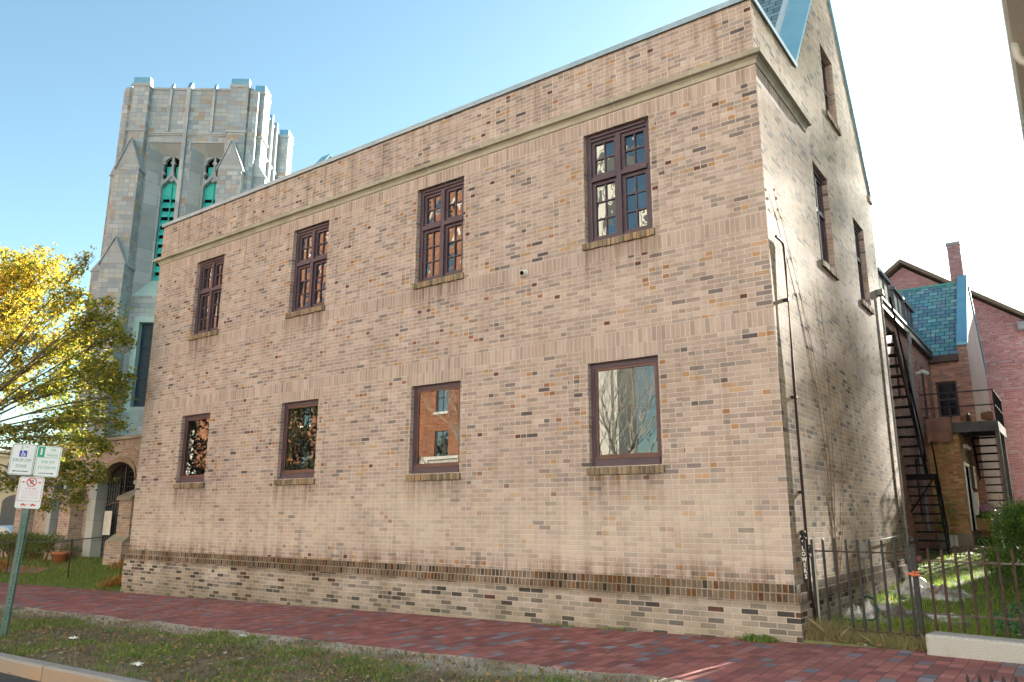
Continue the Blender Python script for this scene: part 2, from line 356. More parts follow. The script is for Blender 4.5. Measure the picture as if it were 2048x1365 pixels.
# granite kerb, one run of stones with open joints
mm, t, b = newmat('granite', .8)
n1 = t.noise(120, 3, t.pos(), .7); n2 = t.noise(1.8, 4, t.pos()); pz = t.xyz(t.pos())
c = t.mix(n1, (.20,.19,.18), (.42,.40,.37)); fr = t.map(t.xyz(t.n('ShaderNodeTexCoord', 1))[2], .6, .9)
c2 = t.mix(t.map(n2, .35, .65), (.37,.215,.115), (.26,.195,.14))
c2 = t.mix(.22, c2, c); c = t.mix(fr, c2, c); setcol(t, b, c); bump(t, b, t.noise(25, 5, t.pos(), .7), .7, .02); M['granite'] = mm
mb = MB(); xe = -45.0
cuts = [-45+2.0*i for i in range(19)] + [-8.1, -6.2, -4.52, -2.5, -.6, 1.3, 3.2, 5.2, 8, 11]
for a, c_ in zip(cuts, cuts[1:]):
    if c_ - a < .3: continue
    m_ = 10
    for i in range(m_):
        xa, xb = a + .008 + (c_-a-.016)*i/m_, a + .008 + (c_-a-.016)*(i+1)/m_
        ja, jb = [.012*noise.noise((q*2.1, 1, 2)) for q in (xa, xb)]
        za, zb = H(xa) + .6*ja, H(xb) + .6*jb
        pr = lambda x, z, j: [(x,-5.52+j,z-.4),(x,-5.515+j,z-.022),(x,-5.49+j,z-.002),(x,-5.37-j,z),(x,-5.355,z-.4)]
        A, B = pr(xa, za, ja), pr(xb, zb, jb)
        mb.add(A+B, [(k, k+1, 5+k+1, 5+k) for k in range(4)])
        if i == 0: mb.add(A, [(0,1,2,3,4)])
        if i == m_-1: mb.add(B, [(4,3,2,1,0)])
structure(mb.build('kerb', M['granite']))
# lawns
M['lawn'] = simple('lawn soil', (.10,.125,.04), (.17,.155,.075), 5, .95, bs=.5, bscale=30, bd=.02)
sheet('lawn', span(-44, -15.0, 60), span(0.0, 2.7, 14), lambda x, y: lawnH(x, y) + .02*noise.noise((x*2, y*2, 0)), M['lawn'])
sheet('lawn', span(-6, 9, 60), [-.045, -.04]+span(-.02, 30, 90), lambda x, y: yardH(x, y)-(.10 if y < -.043 else .03 if y < -.03 else 0), M['lawn'])
sheet('walkway', span(-44, -21.5, 20), span(.75, 1.25, 3), lambda x, y: lawnH(x, y) + .035, M['pave'])

# ------------------------------------------------------------------ the tan brick hall
hall = empty('brick_building', (0, 0, 0), 'two storey tan brick hall with plum framed windows standing on the sidewalk', 'building')
L = -15.03
UP = [(-2.745, -1.625), (-6.275, -5.170), (-9.810, -8.700), (-13.350, -12.265)]
UZ, LZ = (5.46, 7.245), (2.10, 3.595)
def gridwall(mb, us, zs, pick, place, flip=False):
    us, zs = sorted(set(round(u, 4) for u in us)), sorted(set(round(z, 4) for z in zs))
    for a, b_ in zip(us, us[1:]):
        for c_, d in zip(zs, zs[1:]):
            k = pick((a+b_)/2, (c_+d)/2)
            if k is None: continue
            q = [place(a, c_), place(b_, c_), place(b_, d), place(a, d)]
            mb.quad(*(q[::-1] if flip else q), m=k)
WM = ['wall', 'jamb', 'band_low', 'band_mid', 'band_top', 'lintel', 'side']
WI = {k: i for i, k in enumerate(WM)}
us = [L, 0]; zs = [.635, 8.52, 3.60, 3.80, 4.015, 5.12, 5.335, 7.255, 7.49] + list(UZ) + list(LZ)
for a, b_ in UP: us += [a, b_, a-.105, b_+.105]
def pick(u, z):
    for a, b_ in UP:
        if a < u < b_ and (UZ[0] < z < UZ[1] or LZ[0] < z < LZ[1]): return None
        if a-.105 < u < b_+.105:
            if 3.60 < z < 3.80: return WI['lintel']
            if UZ[0] < z < UZ[1] or LZ[0] < z < LZ[1]: return WI['jamb']
    for k, (a, b_) in (('band_low', (3.80, 4.015)), ('band_mid', (5.12, 5.335)), ('band_top', (7.255, 7.49))):
        if a < z < b_: return WI[k]
    return WI['wall']
mb = MB(); gridwall(mb, us, zs, pick, lambda u, z: (u, 0, z))
def reveal(mb, place, u0, u1, z0, z1, d, m=0):
    P = place
    mb.quad(P(u0,z0,0), P(u0,z0,d), P(u0,z1,d), P(u0,z1,0), m); mb.quad(P(u1,z0,0), P(u1,z1,0), P(u1,z1,d), P(u1,z0,d), m)
    mb.quad(P(u0,z1,0), P(u0,z1,d), P(u1,z1,d), P(u1,z1,0), m); mb.quad(P(u0,z0,0), P(u1,z0,0), P(u1,z0,d), P(u0,z0,d), m)
FR = lambda u, z, d=0: (u, d, z)
SD = lambda u, z, d=0: (-d, u, z)
for a, b_ in UP:
    for z0, z1 in (UZ, LZ): reveal(mb, FR, a, b_, z0, z1, .32)
# toothed quoin blocks beside each opening, a hair proud
for a, b_ in UP:
    for z0, z1 in (UZ, LZ):
        zz = z0 + .02; k = 0
        while zz + .27 < z1 + .03:
            if k % 2 == 0:
                for s, e in ((a-.325, a-.003), (b_+.003, b_+.325)): mb.box(s, e, -.007, .02, zz, min(zz+.2708, z1+.005), WI['jamb'])
            zz += .2708; k += 1
# side wall and gable (plane x = 0)
SW = [(2.715, 3.66, 5.42, 7.13), (5.49, 6.39, 5.41, 7.06), (4.09, 4.99, 8.66, 10.08)]
APEX = (4.83, 12.33)
GB = [(2.118, .3), (7.5, .3), (7.5, 8.16), APEX, (2.118, 8.56)]
def clip(poly, n, d):             # keep n.p <= d
    out = []
    for i, p in enumerate(poly):
        q = poly[(i+1) % len(poly)]; sp = n[0]*p[0]+n[1]*p[1]-d; sq = n[0]*q[0]+n[1]*q[1]-d
        if sp <= 0: out.append(p)
        if (sp < 0 < sq) or (sq < 0 < sp):
            f = sp/(sp-sq); out.append((p[0]+(q[0]-p[0])*f, p[1]+(q[1]-p[1])*f))
    return out
us = sorted({2.118, 7.5} | {x for w in SW for x in w[:2]}); zs = sorted({.3, 13, 3.80, 4.015, 5.12, 5.335} | {x for w in SW for x in w[2:]})
for a, b_ in zip(us, us[1:]):
    for c_, d in zip(zs, zs[1:]):
        um, zm = (a+b_)/2, (c_+d)/2
        if any(w[0] < um < w[1] and w[2] < zm < w[3] for w in SW): continue
        po = GB
        for n_, dd in (((1,0), b_), ((-1,0), -a), ((0,1), d), ((0,-1), -c_)): po = clip(po, n_, dd) if len(po) > 2 else []
        if len(po) > 2:
            k = WI['band_low'] if 3.80 < zm < 4.015 else WI['band_mid'] if 5.12 < zm < 5.335 else WI['side']
            mb.add([(0, y, z) for y, z in po], [tuple(range(len(po)))], k)
gridwall(mb, [0, 2.118], [.3, 3.80, 4.015, 5.12, 5.335, 7.255, 7.49, 8.52],
         lambda u, z: WI['band_low'] if 3.80 < z < 4.015 else WI['band_mid'] if 5.12 < z < 5.335 else WI['band_top'] if 7.255 < z < 7.49 else WI['side'], lambda u, z: (0, u, z))
for w in SW: reveal(mb, SD, *w, .3)
# back faces: gable inside, rear wall, left wall
gi = [(2.118, 8.0), (7.5, 8.0), (7.5, 8.16), APEX, (2.118, 8.56)]
mb.add([(-.36, y, z) for y, z in gi[::-1]], [(0,1,2,3,4)])
mb.quad((0,7.5,.0), (L,7.5,0), (L,7.5,8.16), (0,7.5,8.16)); mb.quad((L,7.5,-.6), (L,0,-.6), (L,0,8.52), (L,7.5,8.52))
mb.add([(L, y, z) for y, z in [(2.118, 8.52), (7.5, 8.16), APEX][::-1]], [(0,1,2)]); mb.add([(L+.36, y, z) for y, z in [(2.118, 8.52), (7.5, 8.16), APEX]], [(0,1,2)])
mb.quad((L+.3,.3,8.1), (0-.3,.3,8.1), (0-.3,.3,8.52), (L+.3,.3,8.52)); mb.quad((-.3,.3,8.1), (-.3,2.118,8.1), (-.3,2.118,8.52), (-.3,.3,8.52))
mb.build('wall', [M[k] for k in WM], hall)
# plinth: two rowlock courses stepping out over the base courses
mb = MB()
def ring(o, z0, z1, m, yend=7.5):
    mb.quad((L-o,-o,z0), (o,-o,z0), (o,-o,z1), (L-o,-o,z1), m); mb.quad((o,-o,z0), (o,yend,z0), (o,yend,z1), (o,-o,z1), m)
    mb.quad((L-o,yend,z0), (L-o,-o,z0), (L-o,-o,z1), (L-o,yend,z1), m)
    mb.quad((L-o,-o,z1), (o,-o,z1), (o,.1,z1), (L-o,.1,z1), m); mb.quad((o,-o,z1), (o,yend,z1), (-.1,yend,z1), (-.1,-o,z1), m)
ring(.026, .535, .637, 1); ring(.05, .43, .535, 2); ring(.062, -1.0, .43, 0)
mb.build('plinth', [M['plinth'], M['rowlock1'], M['rowlock2']], hall)
# moulded stone cornice with a return on the side
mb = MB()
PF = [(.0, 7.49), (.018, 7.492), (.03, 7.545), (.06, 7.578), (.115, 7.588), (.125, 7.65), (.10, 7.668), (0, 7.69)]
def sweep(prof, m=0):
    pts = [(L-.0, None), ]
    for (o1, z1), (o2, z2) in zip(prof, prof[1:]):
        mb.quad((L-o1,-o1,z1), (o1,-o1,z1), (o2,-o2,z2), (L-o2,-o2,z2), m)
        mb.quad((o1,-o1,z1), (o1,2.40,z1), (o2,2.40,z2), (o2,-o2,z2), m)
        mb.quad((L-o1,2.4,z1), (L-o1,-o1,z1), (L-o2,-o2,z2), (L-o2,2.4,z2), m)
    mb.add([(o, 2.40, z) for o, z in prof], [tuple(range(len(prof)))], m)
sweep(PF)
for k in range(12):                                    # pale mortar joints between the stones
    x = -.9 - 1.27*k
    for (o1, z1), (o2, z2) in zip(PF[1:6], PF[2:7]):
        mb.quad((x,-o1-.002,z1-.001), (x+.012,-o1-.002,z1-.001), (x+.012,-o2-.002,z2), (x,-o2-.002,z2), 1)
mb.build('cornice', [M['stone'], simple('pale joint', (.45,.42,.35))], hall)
# metal copings
mb = MB()
mb.box(L-.03, .03, -.035, .33, 8.522, 8.575); mb.box(-.33, .033, .331, 2.13, 8.524, 8.573)
mb.box(L-.03, .04, -.045, -.036, 8.50, 8.587); mb.box(.034, .042, -.036, 2.13, 8.50, 8.584)
mb.build('parapet_coping', M['lead'], hall)
mb = MB()
def slope_box(p0, p1, x0, x1, up, thick, m=0):
    (y0, z0), (y1, z1) = p0, p1
    mb.add([(x, y, z+h) for x in (x0, x1) for (y, z) in ((y0, z0), (y1, z1)) for h in (up, up+thick)],
           [(0,1,3,2), (4,6,7,5), (0,4,5,1), (2,3,7,6), (1,5,7,3), (0,2,6,4)], m)
for x0, x1 in ((-.40, .035), (L-.035, L+.40)):
    mb = MB(); slope_box((2.06, 8.50), APEX, x0, x1, .0, .07); slope_box(APEX, (7.56, 8.10), x0, x1, .0, .07); mb.build('gable_coping', M['bluelead'], hall)
mb = MB(); slope_box((2.118, 8.56), (4.83, 12.33), -.60, -.41, -.17, .05); mb.build('flashing', simple('pale lead flashing', (.30,.40,.46), (.36,.45,.50), 3, .5), hall)
# slate roof behind the parapet
mb = MB()
s = 1.39; zr = 8.42
mb.add([(L+.35, 2.15, zr), (-.37, 2.15, zr), (-.37, 4.83, zr+2.68*s), (L+.35, 4.83, zr+2.68*s)], [(0,1,2,3)])
mb.add([(L+.35, 4.83, zr+2.68*s), (-.37, 4.83, zr+2.68*s), (-.37, 7.6, zr-.3), (L+.35, 7.6, zr-.3)], [(0,1,2,3)])
mb.add([(L+.2, .2, 8.12), (-.2, .2, 8.12), (-.2, 2.2, 8.3), (L+.2, 2.2, 8.3)], [(0,1,2,3)], 1)
mb.build('roof', [M['slate'], M['lead']], hall)
# kneeler stone at the gable's rear foot
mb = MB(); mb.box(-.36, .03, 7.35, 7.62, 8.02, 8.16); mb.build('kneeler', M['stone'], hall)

def sill_rowlock(mb, u0, u1, z, place, m=0):
    n = max(3, round((u1-u0+.08)/.071)); w = (u1-u0+.08)/n
    for i in range(n):
        a = u0-.04+i*w; d0, d1 = -.036-rnd.random()*.01, .16; h = rnd.uniform(-.004, .004)
        q = [place(a+.004,z-.115+h,d0), place(a+w-.004,z-.115+h,d0), place(a+w-.004,z-.115+h,d1), place(a+.004,z-.115+h,d1),
             place(a+.004,z-.018+h,d0), place(a+w-.004,z-.018+h,d0), place(a+w-.004,z+.012+h,d1), place(a+.004,z+.012+h,d1)]
        mb.add(q, [(3,2,1,0),(4,5,6,7),(0,1,5,4),(1,2,6,5),(2,3,7,6),(3,0,4,7)], m)
    q = [place(u0-.035,z-.108,-.024), place(u1+.035,z-.108,-.024), place(u1+.035,z-.108,.15), place(u0-.035,z-.108,.15),
         place(u0-.035,z-.024,-.024), place(u1+.035,z-.024,-.024), place(u1+.035,z+.004,.15), place(u0-.035,z+.004,.15)]
    mb.add(q, [(3,2,1,0),(4,5,6,7),(0,1,5,4),(1,2,6,5),(2,3,7,6),(3,0,4,7)], m+1)
M['mort'] = simple('sill mortar', (.28,.23,.18), (.2,.17,.13), 9, .9)
def pbox(mb, place, u0, u1, z0, z1, d0, d1, m=0):
    q = [place(u0,z0,d0), place(u1,z0,d0), place(u1,z0,d1), place(u0,z0,d1), place(u0,z1,d0), place(u1,z1,d0), place(u1,z1,d1), place(u0,z1,d1)]
    mb.add(q, [(3,2,1,0),(4,5,6,7),(0,1,5,4),(1,2,6,5),(2,3,7,6),(3,0,4,7)], m)
def cross_window(place, u0, u1, z0, z1, parent, d=.085, tr=.42, rows=(2, 3)):
    """casement pair under a transom: frame, four sashes with glazing bars, panes, brick sill"""
    mb = MB(); f = .085; zt = z1 - (z1-z0)*tr; um = (u0+u1)/2
    pbox(mb, place, u0, u0+f, z0, z1, d, d+.12); pbox(mb, place, u1-f, u1, z0, z1, d, d+.12)
    pbox(mb, place, u0+f, u1-f, z1-.10, z1, d, d+.12); pbox(mb, place, u0+f, u1-f, z0, z0+.05, d-.015, d+.12)
    pbox(mb, place, u0+f, u1-f, z1-.055, z1-.02, d-.03, d-.001)               # moulded head
    pbox(mb, place, um-.04, um+.04, z0+.05, z1-.10, d-.012, d+.12); 
    for a, b_ in ((u0+f, um-.04), (um+.04, u1-f)): pbox(mb, place, a, b_, zt-.035, zt+.035, d-.02, d+.12)
    glass = []
    for a, b_ in ((u0+f, um-.04), (um+.04, u1-f)):
        for (c_, e), nr in (((zt+.035, z1-.10), rows[0]), ((z0+.05, zt-.035), rows[1])):
            s = .052; D0, D1 = d+.03, d+.085
            pbox(mb, place, a, a+s, c_, e, D0, D1); pbox(mb, place, b_-s, b_, c_, e, D0, D1)
            pbox(mb, place, a+s, b_-s, c_, c_+s+.012, D0, D1); pbox(mb, place, a+s, b_-s, e-s, e, D0, D1)
            ga, gb, gc, gd = a+s, b_-s, c_+s+.012, e-s
            pbox(mb, place, (ga+gb)/2-.010, (ga+gb)/2+.010, gc, gd, D0+.008, D1-.01)
            for k in range(1, nr): pbox(mb, place, ga, gb, gc+(gd-gc)*k/nr-.010, gc+(gd-gc)*k/nr+.010, D0+.011, D1-.013)
            glass.append([(ga+(gb-ga)*i/2, ga+(gb-ga)*(i+1)/2, gc+(gd-gc)*k/nr, gc+(gd-gc)*(k+1)/nr) for i in range(2) for k in range(nr)])
    w = mb.build('window', M['frame'], parent)
    for sash in glass:                                                    # every pane sits slightly out of true
        g = MB()
        for a, b_, c_, e in sash:
            t = [rnd.uniform(-.0035, .0035) for _ in range(4)]; dd = d+.062
            g.quad(place(a,c_,dd+t[0]), place(b_,c_,dd+t[1]), place(b_,e,dd+t[2]), place(a,e,dd+t[0]+t[2]-t[1]))
        g.build('pane', M['glass_old'], w)
    sl = MB(); sill_rowlock(sl, u0, u1, z0, place); sl.build('sill', [M['sillbrick'], M['mort']], w)
def storm_window(place, u0, u1, z0, z1, parent, d=.075):
    mb = MB(); f = .062
    pbox(mb, place, u0, u0+f, z0, z1, d, d+.1); pbox(mb, place, u1-f, u1, z0, z1, d, d+.1)
    pbox(mb, place, u0+f, u1-f, z1-.07, z1, d, d+.1); pbox(mb, place, u0+f, u1-f, z0, z0+.10, d-.02, d+.1)
    pbox(mb, place, u0+f-.02, u1-f+.02, z0+.105, z0+.135, d-.008, d+.02, 1); s = .04
    a, b_, c_, e = u0+f, u1-f, z0+.10, z1-.07
    pbox(mb, place, a, a+s, c_+.03, e, d+.015, d+.05, 1); pbox(mb, place, b_-s, b_, c_+.03, e, d+.015, d+.05, 1)
    pbox(mb, place, a+s, b_-s, e-s, e, d+.015, d+.05, 1); pbox(mb, place, a+s, b_-s, c_+.03, c_+.03+s, d+.015, d+.05, 1)
    for k in range(9):                                                    # sash clips
        zz = c_+.12+(e-c_-.2)*k/8
        for x in (a+.004, b_-.02): pbox(mb, place, x, x+.016, zz, zz+.022, d+.004, d+.0149, 2)
    w = mb.build('window', [M['frame'], M['frame2'], M['white'] if False else M['frame']], parent)
    g = MB(); g.quad(place(a+s,c_+.03+s,d+.03), place(b_-s,c_+.03+s,d+.03), place(b_-s,e-s,d+.03), place(a+s,e-s,d+.03)); g.build('pane', M['glass'], w)
    b2 = MB(); D = d+.16; um = (a+b_)/2; zm = c_+(e-c_)*.56
    pbox(b2, place, a, b_, c_, e, D+.05, D+.06, 1)
    for x in (a, um-.05, b_-.06): pbox(b2, place, x, x+(.1 if x == um-.05 else .06), c_, e, D, D+.045)
    pbox(b2, place, a, b_, zm-.03, zm+.03, D-.01, D+.044)
    b2.build('inner_sash', [M['inner'], M['leaded']], w)
    sl = MB(); sill_rowlock(sl, u0, u1, z0, place); sl.build('sill', [M['sillbrick'], M['mort']], w)
for a, b_ in UP:
    cross_window(FR, a, b_, UZ[0], UZ[1], hall); storm_window(FR, a, b_, LZ[0], LZ[1], hall)
for w in SW[:2]: cross_window(SD, *w, hall, d=.10)
cross_window(SD, *SW[2], hall, d=.13, tr=.5, rows=(3, 3))
# pipes on the side wall
mb = MB(); mb.tube([(.05,.17,5.02),(.05,.45,5.02),(.05,.50,4.97),(.05,.47,3.2),(.05,.46,1.6),(.05,.45,.6),(.09,.45,.1)], .019, 8)
for z in (4.2, 2.9, 1.7): mb.box(.0, .075, .43, .50, z, z+.035)
mb.build('standpipe', M['pipe'], hall)
mb = MB(); mb.tube([(.04,7.22,5.95),(.05,7.24,5.9),(.05,7.24,1.25),(.06,7.24,.35)], .022, 8); mb.box(.0,.11,7.16,7.32,5.88,6.0)
mb.tube([(.05,7.2,1.08),(.05,4.0,1.02),(.05,3.5,.97)], .012, 6); mb.box(.0,.1,3.36,3.5,.82,1.03)
mb.tube([(.05,3.43,.82),(.05,3.52,.5),(.07,3.56,.2)], .016, 6)
mb.build('drainpipe', M['greypipe'], hall)
# security camera
o = empty('security_camera', (-3.86, 0, 5.19), 'small white dome security camera fixed high on the tan brick wall', 'camera')
mb = MB(); mb.tube([(0,0,0),(0,-.03,0)], .06, 16); mb.build('mount', M['white'], o)
mb = MB(); mb.tube([(0,-.03,0),(0,-.10,-.012)], [.05,.046], 16); mb.build('housing', M['white'], o)
mb = MB(); mb.tube([(0,-.10,-.012),(0,-.115,-.014),(0,-.122,-.015)], [.036,.032,.012], 14); mb.build('lens', M['dark'], o)
# low weeds against the wall foot
def blades(mb, n, area, hmin, hmax, w, lean=.5, zf=None, clump=None, m=0):
    k = 0
    while k < n:
        x, y = area()
        if clump and clump(x, y) < rnd.random(): n -= .25; continue
        z = zf(x, y); h = rnd.uniform(hmin, hmax); a = rnd.uniform(0, 6.283); l = rnd.uniform(0, lean)*h
        dx, dy = math.cos(a)*w*.5, math.sin(a)*w*.5; b_ = rnd.uniform(0, 6.283)
        ex, ey = math.cos(b_)*l, math.sin(b_)*l
        mb.add([(x-dx,y-dy,z-.01), (x+dx,y+dy,z-.01), (x+ex*.45+dx*.6,y+ey*.45+dy*.6,z+h*.6), (x+ex,y+ey,z+h), (x+ex*.45-dx*.6,y+ey*.45-dy*.6,z+h*.6)], [(0,1,2,3,4)], m)
        k += 1
def leafmat(name, stops, trans=.35, rough=.55):
    m, t, b = newmat(name, rough, 0, .35)
    r = t.n('ShaderNodeNewGeometry', None).outputs['Random Per Island']; c = t.ramp(r, stops); setcol(t, b, c)
    tr = t.n('ShaderNodeBsdfTranslucent', i={0: t.mix(1.0, c, (1.5,1.45,1.0), 'MULTIPLY')})
    out = [n for n in m.node_tree.nodes if n.type == 'OUTPUT_MATERIAL'][0]
    m.node_tree.links.new(t.n('ShaderNodeMixShader', i={0: trans, 1: b.outputs[0], 2: tr}), out.inputs[0])
    return m
M['grass'] = leafmat('grass blades', [(0,(.075,.15,.03)),(.35,(.12,.22,.042)),(.7,(.17,.25,.055)),(.88,(.27,.26,.085)),(1,(.34,.28,.13))], .4)
M['grass_yard'] = leafmat('yard grass blades', [(0,(.11,.22,.035)),(.35,(.17,.31,.05)),(.7,(.24,.36,.07)),(.88,(.34,.34,.10)),(1,(.38,.32,.14))], .45)
M['grass_y'] = leafmat('yellowing grass', [(0,(.12,.2,.03)),(.4,(.2,.28,.045)),(.75,(.32,.34,.07)),(1,(.40,.34,.14))], .45)
M['dry'] = leafmat('dry straw grass', [(0,(.17,.16,.06)),(.4,(.29,.23,.12)),(.75,(.38,.30,.17)),(1,(.15,.18,.05))], .3)

# ------------------------------------------------------------------ text helper
def text_mesh(body, size, align='CENTER', bold=0.0, spacing=1.0):
    cu = bpy.data.curves.new('lettering', 'FONT'); cu.body = body; cu.size = size; cu.align_x = align; cu.align_y = 'CENTER'
    cu.extrude = 0; cu.offset = bold; cu.space_line = spacing; cu.resolution_u = 2
    o = bpy.data.objects.new('lettering', cu); COL.objects.link(o)
    me = bpy.data.meshes.new_from_object(o.evaluated_get(bpy.context.evaluated_depsgraph_get()))
    bpy.data.objects.remove(o); bpy.data.curves.remove(cu)
    return [v.co.copy() for v in me.vertices], [tuple(p.vertices) for p in me.polygons]
def put_text(mb, body, size, u, v, d, m=0, bold=0.0, sx=1.0, spacing=1.0):
    vs, fs = text_mesh(body, size, 'CENTER', bold, spacing)         # lies in the sign's own plane: x right, z up, faces -y
    mb.add([(u + p.x*sx, d, v + p.y) for p in vs], fs, m)

# ------------------------------------------------------------------ iron gate, posts, fence
def ball_post(name, x, y, h, z0, label, graffiti=None):
    o = empty(name, (x, y, z0), label, 'post', group='square iron fence posts')
    mb = MB(); w = .027; mb.box(-w, w, -w, w, -.1, h-.10); mb.build('shaft', M['iron'], o, bevel=.003)
    mb = MB(); mb.lathe([(.002,h-.10),(.038,h-.10),(.038,h-.088),(.022,h-.078),(.015,h-.066),(.02,h-.06),(.034,h-.044),(.038,h-.026),(.034,h-.008),(.02,h+.004),(.002,h+.008)], (0,0,0), 16)
    mb.build('ball_cap', M['iron'], o, True)
    if graffiti:
        mb = MB()
        for i, ch in enumerate(graffiti): put_text(mb, ch, .072, -.004 + .002*i, h-.145-.066*i, -w-.0015, bold=.003, sx=.8)
        mb.build('lettering', M['white'], o)
    return o
ball_post('fence_post', .03, .38, 1.25, 0.0, 'square black iron post with ball top and white painted letters beside the hall corner', "'LOWERS")
ball_post('fence_post', 1.235, .38, 1.17, .02, 'square black iron post with ball top between the gate and the railing', None)
def picket(mb, x, y, z0, z1, w=.0125, m=0):
    mb.box(x-w, x+w, y-w, y+w, z0, z1-.02, m)
    mb.add([(x-w,y-w,z1-.02),(x+w,y-w,z1-.02),(x+w,y+w,z1-.02),(x-w,y+w,z1-.02),(x,y,z1)], [(0,1,4),(1,2,4),(2,3,4),(3,0,4)], m)
g = empty('iron_gate', (.16, .36, 0), 'black iron picket gate standing closed between two ball topped posts', 'gate')
for z_ in (1.005, .125): mb = MB(); mb.box(-.02, 1.048, -.011, .011, z_, z_+.018); mb.build('rail', M['rust'], g)
for i in range(9):
    mb = MB(); x = -.026 + .1305*i; picket(mb, x, .0, .02 if i else .05, 1.165 + rnd.uniform(-.006,.004)); mb.build('picket', M['iron'], g)
mb = MB(); mb.tube([(-.075,0,1.02),(-.03,0,1.02)], .018, 8); mb.tube([(-.055,0,.98),(-.05,0,1.06)], .012, 8); mb.lathe([(.002,0),(.016,.006),(.018,.016),(.012,.026),(.002,.03)], (-.052,0,1.06), 10)
mb.tube([(-.09,0,.99),(-.05,.01,.93),(-.045,.01,.7),(-.03,.01,.1)], .009, 6); mb.build('hinge', M['iron'], g)
mb = MB(); mb.tube([(-.005,-.0,.08),(-.005,-.0,1.19)], .014, 10); mb.build('hinge_pole', simple('galvanised pipe', (.42,.41,.37), (.33,.32,.30), 8, .35, .6), g)
g = empty('iron_fence', (1.26, .39, 0), 'rusty brown iron picket railing behind the granite block', 'fence')
M['worn'] = simple('worn rail', (.10,.085,.08), (.05,.035,.03), 9, .5, .4)
for z_ in (.925, .365): mb = MB(); mb.box(.0, 1.9, -.012, .012, z_, z_+.02); mb.build('rail', M['worn'], g)
for i in range(14):
    mb = MB(); picket(mb, .125 + .1335*i, 0, .20, 1.09 + rnd.uniform(-.012,.012), .0125); mb.build('picket', M['rust'], g)
mb = MB(); mb.lathe([(.002,-.04),(.03,-.03),(.036,0),(.03,.03),(.002,.04)], (.03,-.02,.955), 10); mb.build('rail_bracket', simple('purple brown bracket', (.06,.02,.025), (.09,.035,.03), 9, .6), g, True)
# orange tie on the post
mb = MB(); c0 = (1.235, .345, .80)
for i in range(26):
    a = rnd.uniform(0, 6.28); r0 = .03; e = rnd.uniform(.05, .085)
    mb.tube([(c0[0]+math.cos(a)*.02, c0[1]-.01, c0[2]+math.sin(a)*.008), (c0[0]+math.cos(a)*e*.7, c0[1]-.02-rnd.random()*.02, c0[2]+math.sin(a)*e*.3), (c0[0]+math.cos(a)*e, c0[1]-.015, c0[2]+math.sin(a)*e*.4-.01)], [.006,.009,.003], 5)
for z in (.79,.805): mb.tube([(1.205,.35,z),(1.265,.35,z),(1.265,.41,z),(1.205,.41,z),(1.205,.35,z)], .006, 5)
tie = mb.build('tie', simple('orange plastic', (.62,.17,.08), (.66,.27,.16), 30, .6)); tag(tie, 'frayed orange tie wound round the middle gate post', 'tie')
mb = MB(); mb.tube([(1.27,.335,.795),(1.30,.33,.80),(1.335,.33,.803)], [.013,.012,.010], 8); mb.build('toggle', M['iron'], tie)
# granite block at the foot of the railing
mb = MB(); bm = bmesh.new(); nx, ny, nz = 24, 4, 5
mb.box(1.39, 3.6, -.20, .10, -.2, .235)
o = mb.build('granite_block', brick_mat('pale granite', pal((1, (.38,.36,.33)), (1, (.39,.37,.34))), (.3,.3,.3), w=90, h=90, joint=.001, split=0, bstr=.2,
        stain=lambda t, c, p, ob: t.mix(t.map(t.noise(2.6,4,ob),.5,.72,0,.55), t.mix(t.map(t.noise(110,3,ob,.75),.32,.68), (.25,.24,.23), (.50,.48,.45)), (.32,.23,.13))), bevel=.03)
tag(o, 'long pale granite block lying along the front of the rusty railing', 'block'); o.rotation_euler = (0,0,R(-8)); o.location = (.0,.19,0)
# little spear topped guard in the sidewalk
g = empty('tree_guard', (2.2, -2.9, -.02), 'low black spear topped guard rail standing on the brick paving', 'guard')
d = Vector((.254, .02, .03))
for i in range(-1, 9):
    q = Vector((-.10 + .0735*i, .004*i, .012*i)); zt = .345
    mb = MB(); mb.box(q.x-.006, q.x+.006, q.y-.006, q.y+.006, .0, zt-.06); mb.lathe([(.003,zt-.075),(.010,zt-.07),(.010,zt-.06),(.005,zt-.055),(.013,zt-.035),(.008,zt-.01),(.001,zt+.01)], (q.x, q.y, q.z*.3), 8); mb.build('spear', M['iron'], g)
for z_ in (.24, .06): mb = MB(); mb.box(-.19, .52, -.01, .012, z_, z_+.012); mb.build('rail', M['iron'], g)

# ------------------------------------------------------------------ vine on the side wall
mb = MB(); 
def vine(pts, r0, r1):
    k = len(pts); mb.tube([(.012+rnd.uniform(0,.012), y+rnd.uniform(-.02,.02), z) for y, z in pts], [r0+(r1-r0)*i/(k-1) for i in range(k)], 5)
ST = [[(1.97,.2),(2.03,.97),(2.0,1.65),(2.05,2.36),(1.88,3.06),(1.63,3.75),(1.27,4.41),(.93,4.91),(.6,5.4),(.34,5.68)],
      [(2.0,1.2),(2.25,2.0),(2.35,3.0),(2.42,3.9),(2.2,4.95)],
      [(2.0,.6),(2.5,1.3),(2.75,2.0),(2.7,2.8),(2.6,3.4)], [(1.97,.2),(2.0,1.2),(1.85,2.2),(1.7,3.2),(1.4,4.0),(1.2,4.5)]]
for s_ in ST:
    vine(s_, .006, .002)
    for i in range(1, len(s_)-1):
        for k in range(3):
            y, z = s_[i]; sg = rnd.choice((-1,1)); l = rnd.uniform(.15,.5); vine([(y,z),(y+sg*l*.4,z+l*.25),(y+sg*l*.7,z+l*.15),(y+sg*l,z+l*rnd.uniform(-.3,.5))], .003, .0013)
o = mb.build('climbing_vine', simple('vine bark', (.17,.105,.07), (.24,.15,.10), 9, .9)); tag(o, 'bare brown vine stems climbing the side wall beside the standpipe', 'vine')
mb = MB()
